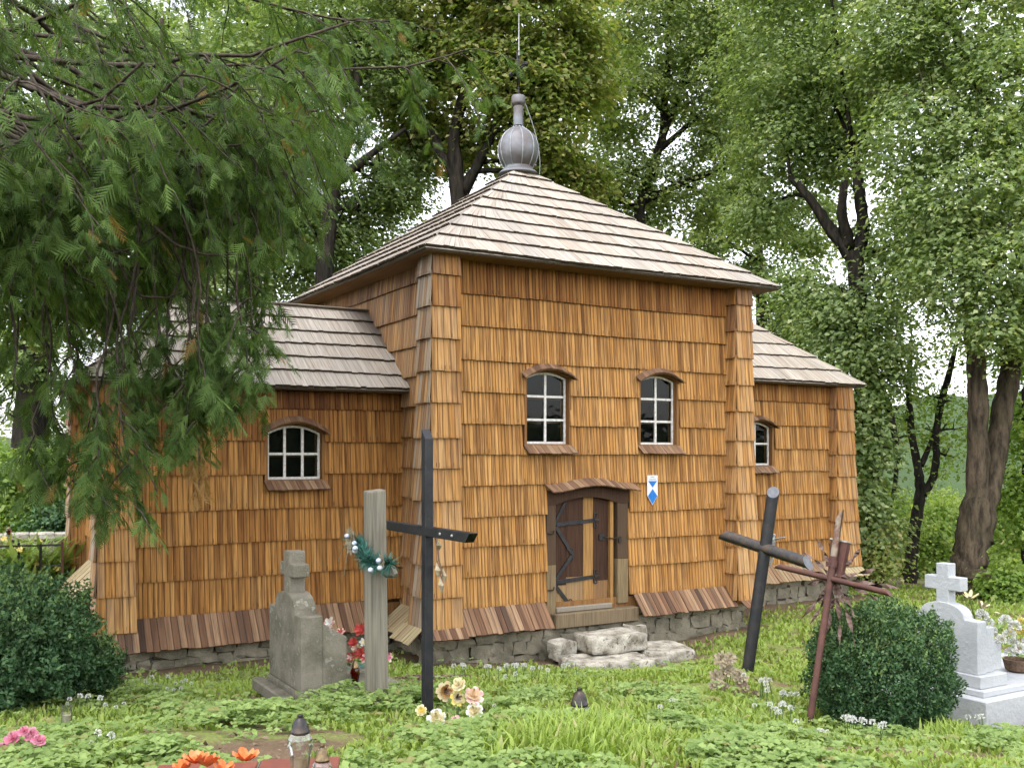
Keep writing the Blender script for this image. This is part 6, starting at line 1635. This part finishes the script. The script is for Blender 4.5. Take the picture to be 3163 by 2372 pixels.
p = at(80, 1770, 15.2); p.z = gz(p.x, p.y)
rl = thing('iron_railing', 'low rusty iron railing round a planted grave beyond the annex', 'railing', p)
a = at(-80, 1690, 15.0) - p; b = at(192, 1682, 15.4) - p; dn = 1.1
bb = b + (at(192, 1682, 17.0) - at(192, 1682, 15.4)) * .0 + Vector((0, 0, 0))
m = MB(); m.bar(a, b, .03, .03); m.build('rail', M['iron'], rl)
m = MB(); m.bar(a - Vector((0, 0, .32)), b - Vector((0, 0, .32)), .025, .025); m.build('rail', M['iron'], rl)
for k in range(5):
    q = a.lerp(b, k / 4); m = MB(); m.bar(q + Vector((0, 0, .05)), Vector((q.x, q.y, -.1)), .035, .035); m.build('post', M['rust'] if k == 4 else M['iron'], rl)
rough_slab('kerb_stone', 'weathered grey kerb stone lying in grass by the annex corner', 'stone', on_ground(228, 15.6, .12), (.62, .4, .34), M['stone'], R(20), .04, 5, 11)
rough_slab('kerb_stone', 'long sandy kerb stone half hidden behind the box shrub', 'stone', on_ground(120, 14.2, .08), (1.6, .3, .22), M['step'], R(-62), .03, 6, 12)

# planted perennials inside the railing
def leafy_plant(name, label, p, n, h, leafm, seed, spread=.35, wd=.05, yellow=0, cat='plant', group=None):
    rng = np.random.default_rng(seed); t = thing(name, label, cat, p, 0, group)
    az = rng.uniform(0, 6.28, n); r = spread * np.sqrt(rng.random(n)); L = h * rng.uniform(.5, 1.1, n)
    C = np.stack([r * np.cos(az), r * np.sin(az), L * rng.uniform(.25, .95, n)], 1)
    A = np.stack([np.cos(az) * .7, np.sin(az) * .7, rng.uniform(-.2, 1.0, n)], 1); Nn = np.stack([-np.cos(az), -np.sin(az), np.ones(n)], 1) + rng.normal(0, .3, (n, 3))
    T = np.stack([rng.random(n), (rng.random(n) < .15) * .6, np.zeros(n)], 1)
    leaf_mesh('foliage', C, A, Nn, L * .45, wd * rng.uniform(.7, 1.3, n), T, M[leafm], t, .15)
    for k in range(yellow):
        a = rng.uniform(0, 6.28); blossom('blossom', (spread * .8 * math.cos(a), spread * .8 * math.sin(a), h * rng.uniform(.5, 1)), TOCAM, .05, [M['p_yellow']], t, ((1.0, 7, .2), (.5, 5, .5)), .6)
    return t
for i, (px, py, a, y) in enumerate(((20, 1700, 15.5, 1), (80, 1700, 15.6, 2), (140, 1690, 15.8, 1), (175, 1680, 16, 2))):
    q = at(px, py, a); q.z = gz(q.x, q.y) + .05
    leafy_plant('garden_perennial', ['strap-leaved perennial at the picture edge inside the low iron railing', 'strap-leaved perennial with two yellow flowers inside the low iron railing', 'strap-leaved perennial beside the rusty end post inside the railing', 'strap-leaved perennial leaning over the rusty end post of the railing'][i], q, 420, 1.25, 'weed', 60 + i, .6, .075, y + 2, 'plant', 'perennials planted inside the railing')

# ================================================================== GROUND COVER
def mask_pts(n, amin, amax, rng, power=1.0, pxr=(-120, 3290)):
    u = rng.random(n); a = amin * (amax / amin) ** (u ** power)
    px = rng.uniform(*pxr, n); s = (px - 1581.5) / 3060 * a
    X = CAM.x + s * _c + a * _s; Y = CAM.y - s * _s + a * _c
    bad = ((X > -.25) & (X < 6.0) & (Y > -.15) & (Y < 6)) | ((X > -4.65) & (X < 10.4) & (Y > 1.05) & (Y < 5))
    bad |= (X > 2.1 - .6) & (X < 3.9) & (Y > -1.75) & (Y < 0)
    wx, wy = X - wnear.x, Y - wnear.y; bad |= (wx > -.22) & (wx < 2.4) & (wy > -.26) & (wy < 1.06)
    t0 = at(930, 2131, 8.7); wx, wy = X - t0.x, Y - t0.y; bad |= (wx > -.15) & (wx < .96) & (wy > -.05) & (wy < 1.0)
    wx, wy = X - (sl.x + o0.x), Y - (sl.y + o0.y); fs = wx * d.x + wy * d.y if False else None
    k = ~bad
    return X[k], Y[k], a[k], px[k]
def nz(X, Y, s, o=0):
    return np.array([noise.noise(Vector((x * s + o, y * s, o))) for x, y in zip(X, Y)])
def grass():
    rng = np.random.default_rng(31)
    X, Y, a, px = mask_pts(95000, 3.6, 23, rng, .85)
    nn = nz(X, Y, .55, 3.0) + .35 * nz(X, Y, 2.0, 9.0)
    # worn earth: litter heap by the pier, bank below the box shrub, drip line along the walls
    keep = nn > -.34
    lt = at(1330, 2060, 11.6); keep &= (((X - lt.x) / 1.0) ** 2 + ((Y - lt.y) / .45) ** 2 > 1) | (rng.random(len(X)) < .12)
    bk = at(2760, 2345, 6.6); keep &= (((X - bk.x) / .9) ** 2 + ((Y - bk.y) / .6) ** 2 > 1) | (rng.random(len(X)) < .05)
    drip = ((Y > -.55) & (X > -.5) & (X < 6.2)) | ((Y > .65) & (X > -4.8) & (X < 10.5) & (Y < 5)); keep &= ~drip | (rng.random(len(X)) < .12)
    X, Y, a, nn, px = X[keep], Y[keep], a[keep], nn[keep], px[keep]; n = len(X); Z = ground_np(X, Y)
    tall = np.exp(-(((px - 1760) / 230) ** 2 + ((a - 5.7) / 1.1) ** 2)) + .35 * np.exp(-(((px - 1900) / 350) ** 2 + ((a - 7.6) / 1.3) ** 2)) + .8 * np.exp(-(((px - 2900) / 120) ** 2 + ((a - 8.2) / .6) ** 2)) + .45 * np.exp(-(((px - 2350) / 200) ** 2 + ((a - 7.5) / 1.2) ** 2))
    h = (.045 + .03 * np.clip(nn + .3, 0, 1)) * rng.uniform(.5, 1.5, n) * (1 + 1.9 * tall) * (1 + .25 * (a > 12))
    w = (.0045 + .0011 * a) * rng.uniform(.7, 1.3, n)
    az = rng.uniform(0, 6.28, n); ln = rng.uniform(.15, .75, n)
    D = np.stack([np.cos(az), np.sin(az), np.zeros(n)], 1); S = np.stack([-np.sin(az), np.cos(az), np.zeros(n)], 1)
    P = np.stack([X, Y, Z - .005], 1); up = np.array([0, 0, 1.0])
    V = np.empty((n, 5, 3)); hh = h[:, None]; ww = w[:, None] * S; l = ln[:, None] * D * hh
    V[:, 0] = P - ww; V[:, 1] = P + ww; V[:, 2] = P + up * hh * .6 + l * .3 - ww * .75; V[:, 3] = P + up * hh * .6 + l * .3 + ww * .75; V[:, 4] = P + up * hh * (1 - .25 * ln[:, None]) + l
    b_ = np.arange(n)[:, None] * 5
    F = np.concatenate([b_ + np.array([0, 1, 3]), b_ + np.array([0, 3, 2]), b_ + np.array([2, 3, 4])], 1).reshape(-1, 3)
    tone = np.clip(rng.normal(.5, .22, n) + .25 * nn, 0, 1); dry = (rng.random(n) < .07) * rng.uniform(.4, 1, n) + .25 * np.clip(-nn - .05, 0, 1)
    T = np.repeat(np.stack([tone, np.clip(dry, 0, 1), np.zeros(n)], 1), 5, axis=0)
    o = tri_mesh('grass', V.reshape(-1, 3), F, T, M['grass']); tag(o, 'short uneven grass covering the churchyard', 'grass', kind='stuff')
    return n
grass()
def weeds():
    rng = np.random.default_rng(33)
    X, Y, a, px = mask_pts(62000, 3.6, 16, rng, 1.15)
    nn = nz(X, Y, .8, 21.0) + .5 * nz(X, Y, 2.4, 5.0)
    w = np.clip((nn + .18) * 2.2, .03, 1) * np.where(a > 9.5, .13, 1.0) * np.where((px > 1500) & (px < 2000) & (a < 7), .55, 1)
    w = np.where((px > 2150) & (a > 8.5), w * .3, w)
    bk = at(2760, 2345, 6.6); w = np.where(((X - bk.x) / .9) ** 2 + ((Y - bk.y) / .6) ** 2 < 1, w * .07, w)
    w = np.where(nz(X, Y, 1.1, 40.0) < -.22, w * .1, w)
    keep = rng.random(len(X)) < w
    X, Y, a, nn = X[keep], Y[keep], a[keep], nn[keep]; n0 = len(X)
    # every plant carries three to five leaflets round a short stalk
    k = 4; X = np.repeat(X, k); Y = np.repeat(Y, k); a = np.repeat(a, k); nn = np.repeat(nn, k); n = len(X)
    hgt = np.repeat(rng.uniform(.02, .10, n0) * (1 + np.clip(nn[::k], 0, 1)), k); sz = np.repeat(rng.uniform(.024, .052, n0) * (1 + .6 * np.clip(nn[::k], 0, .8)), k)
    az = np.repeat(rng.uniform(0, 6.28, n0), k) + np.tile(np.arange(k) * 6.28 / k, n0) + rng.normal(0, .2, n)
    D = np.stack([np.cos(az), np.sin(az), rng.uniform(-.25, .3, n)], 1)
    C = np.stack([X, Y, ground_np(X, Y) + hgt], 1) + D * sz[:, None] * .55
    Nn = np.stack([rng.normal(0, .3, n), rng.normal(0, .3, n), np.ones(n)], 1) - D * .15 + np.array(TOCAM) * .2
    tone = np.clip(np.repeat(rng.normal(.45, .25, n0), k) + rng.normal(0, .1, n), 0, 1); tn = np.repeat((rng.random(n0) < .03) * .9, k)
    o = leaf_mesh('ground_cover', C, D, Nn, sz, sz * .85, np.stack([tone, tn, np.zeros(n)], 1), M['weed'], None, .12)
    tag(o, 'low clover-like leafy weeds spreading through the grass', 'weeds', kind='stuff')
weeds()
def litter():
    rng = np.random.default_rng(35)
    lt = at(1330, 2060, 11.6); n = 1500
    X = lt.x + rng.normal(0, .5, n); Y = lt.y + rng.normal(0, .25, n)
    X2, Y2, _, _ = mask_pts(1500, 4, 17, rng); X = np.concatenate([X, X2]); Y = np.concatenate([Y, Y2]); n = len(X)
    Z = ground_np(X, Y) + .012 + .07 * np.exp(-(((X - lt.x) / .6) ** 2 + ((Y - lt.y) / .3) ** 2))
    A = rng.normal(0, 1, (n, 3)) * np.array([1, 1, .25]); Nn = rng.normal(0, .35, (n, 3)) + [0, 0, 1]
    L = rng.uniform(.03, .075, n)
    T = np.stack([rng.random(n), np.zeros(n), np.zeros(n)], 1)
    m = leafmat('leaf_litter', (.16, .105, .075), (.33, .235, .17), (.3, .2, .1), .1, .1)
    o = leaf_mesh('leaf_litter', np.stack([X, Y, Z], 1), A, Nn, L, L * .6, T, m, None, .2); tag(o, 'dry brown fallen leaves heaped by the pier and scattered in the grass', 'leaf litter', kind='stuff')
litter()
# white clover-like wild flowers in small clusters
GW = 'small white wild flowers in the grass'
WL = 'small white wild flower head on a thin stem in the grass'
rnd = random.Random(77)
proto = thing('white_wildflower', WL, 'flower', (0, 0, 0), 0, GW)
m = MB(); m.tube([(0, 0, 0), (.004, 0, .06), (0, .003, .12)], .0025, 4); m.build('flower_stem', M['stem'], proto)
pompon('flower_head', (0, 0, .125), .019, M['p_white'], proto, 40, rnd)
first = True
for (px, py, a, k, sp) in ((1570, 2042, 10.5, 5, .18), (1600, 2010, 11.5, 4, .2), (1640, 2060, 10.2, 5, .2), (1720, 2040, 10.6, 4, .2), (1440, 2025, 11, 4, .15), (500, 2095, 10.2, 4, .12), (530, 2130, 9.6, 6, .15), (545, 2180, 8.9, 3, .1), (345, 2250, 7.6, 4, .08), (250, 2195, 7.8, 4, .06), (2365, 2075, 9.4, 6, .12), (2400, 2110, 8.9, 6, .12), (2400, 2185, 8.0, 6, .1), (2420, 2165, 8.2, 4, .1), (2440, 2240, 7.4, 3, .06), (2625, 2190, 8.1, 8, .09), (2540, 2255, 7.3, 5, .06), (2705, 2230, 7.8, 3, .05), (2710, 1785, 17, 6, .35), (2745, 1815, 16, 5, .3), (2045, 2225, 7.4, 2, .06), (2090, 2185, 8.0, 2, .06), (1545, 2180, 7.8, 1, .03), (3040, 2110, 8.6, 4, .08), (310, 2358, 5.6, 3, .05)):
    for q in range(k):
        o = proto if first else None
        if o is None:
            o = proto.copy(); COL.objects.link(o)
            for ch in proto.children:
                c2 = ch.copy(); COL.objects.link(c2); c2.parent = o
        first = False
        p = at(px, py, a); x, y = p.x + rnd.gauss(0, sp), p.y + rnd.gauss(0, sp * .6); z = gz(x, y)
        o.location = (x, y, z - .01); o.rotation_euler = (rnd.uniform(-.2, .2), rnd.uniform(-.2, .2), rnd.uniform(0, 6))
        f = max(.8, min(2.2, (p.z - z) / .125)) if p.z - z > .1 else rnd.uniform(.8, 1.3)
        f = min(f, 1.5); o.scale = (f, f, f)
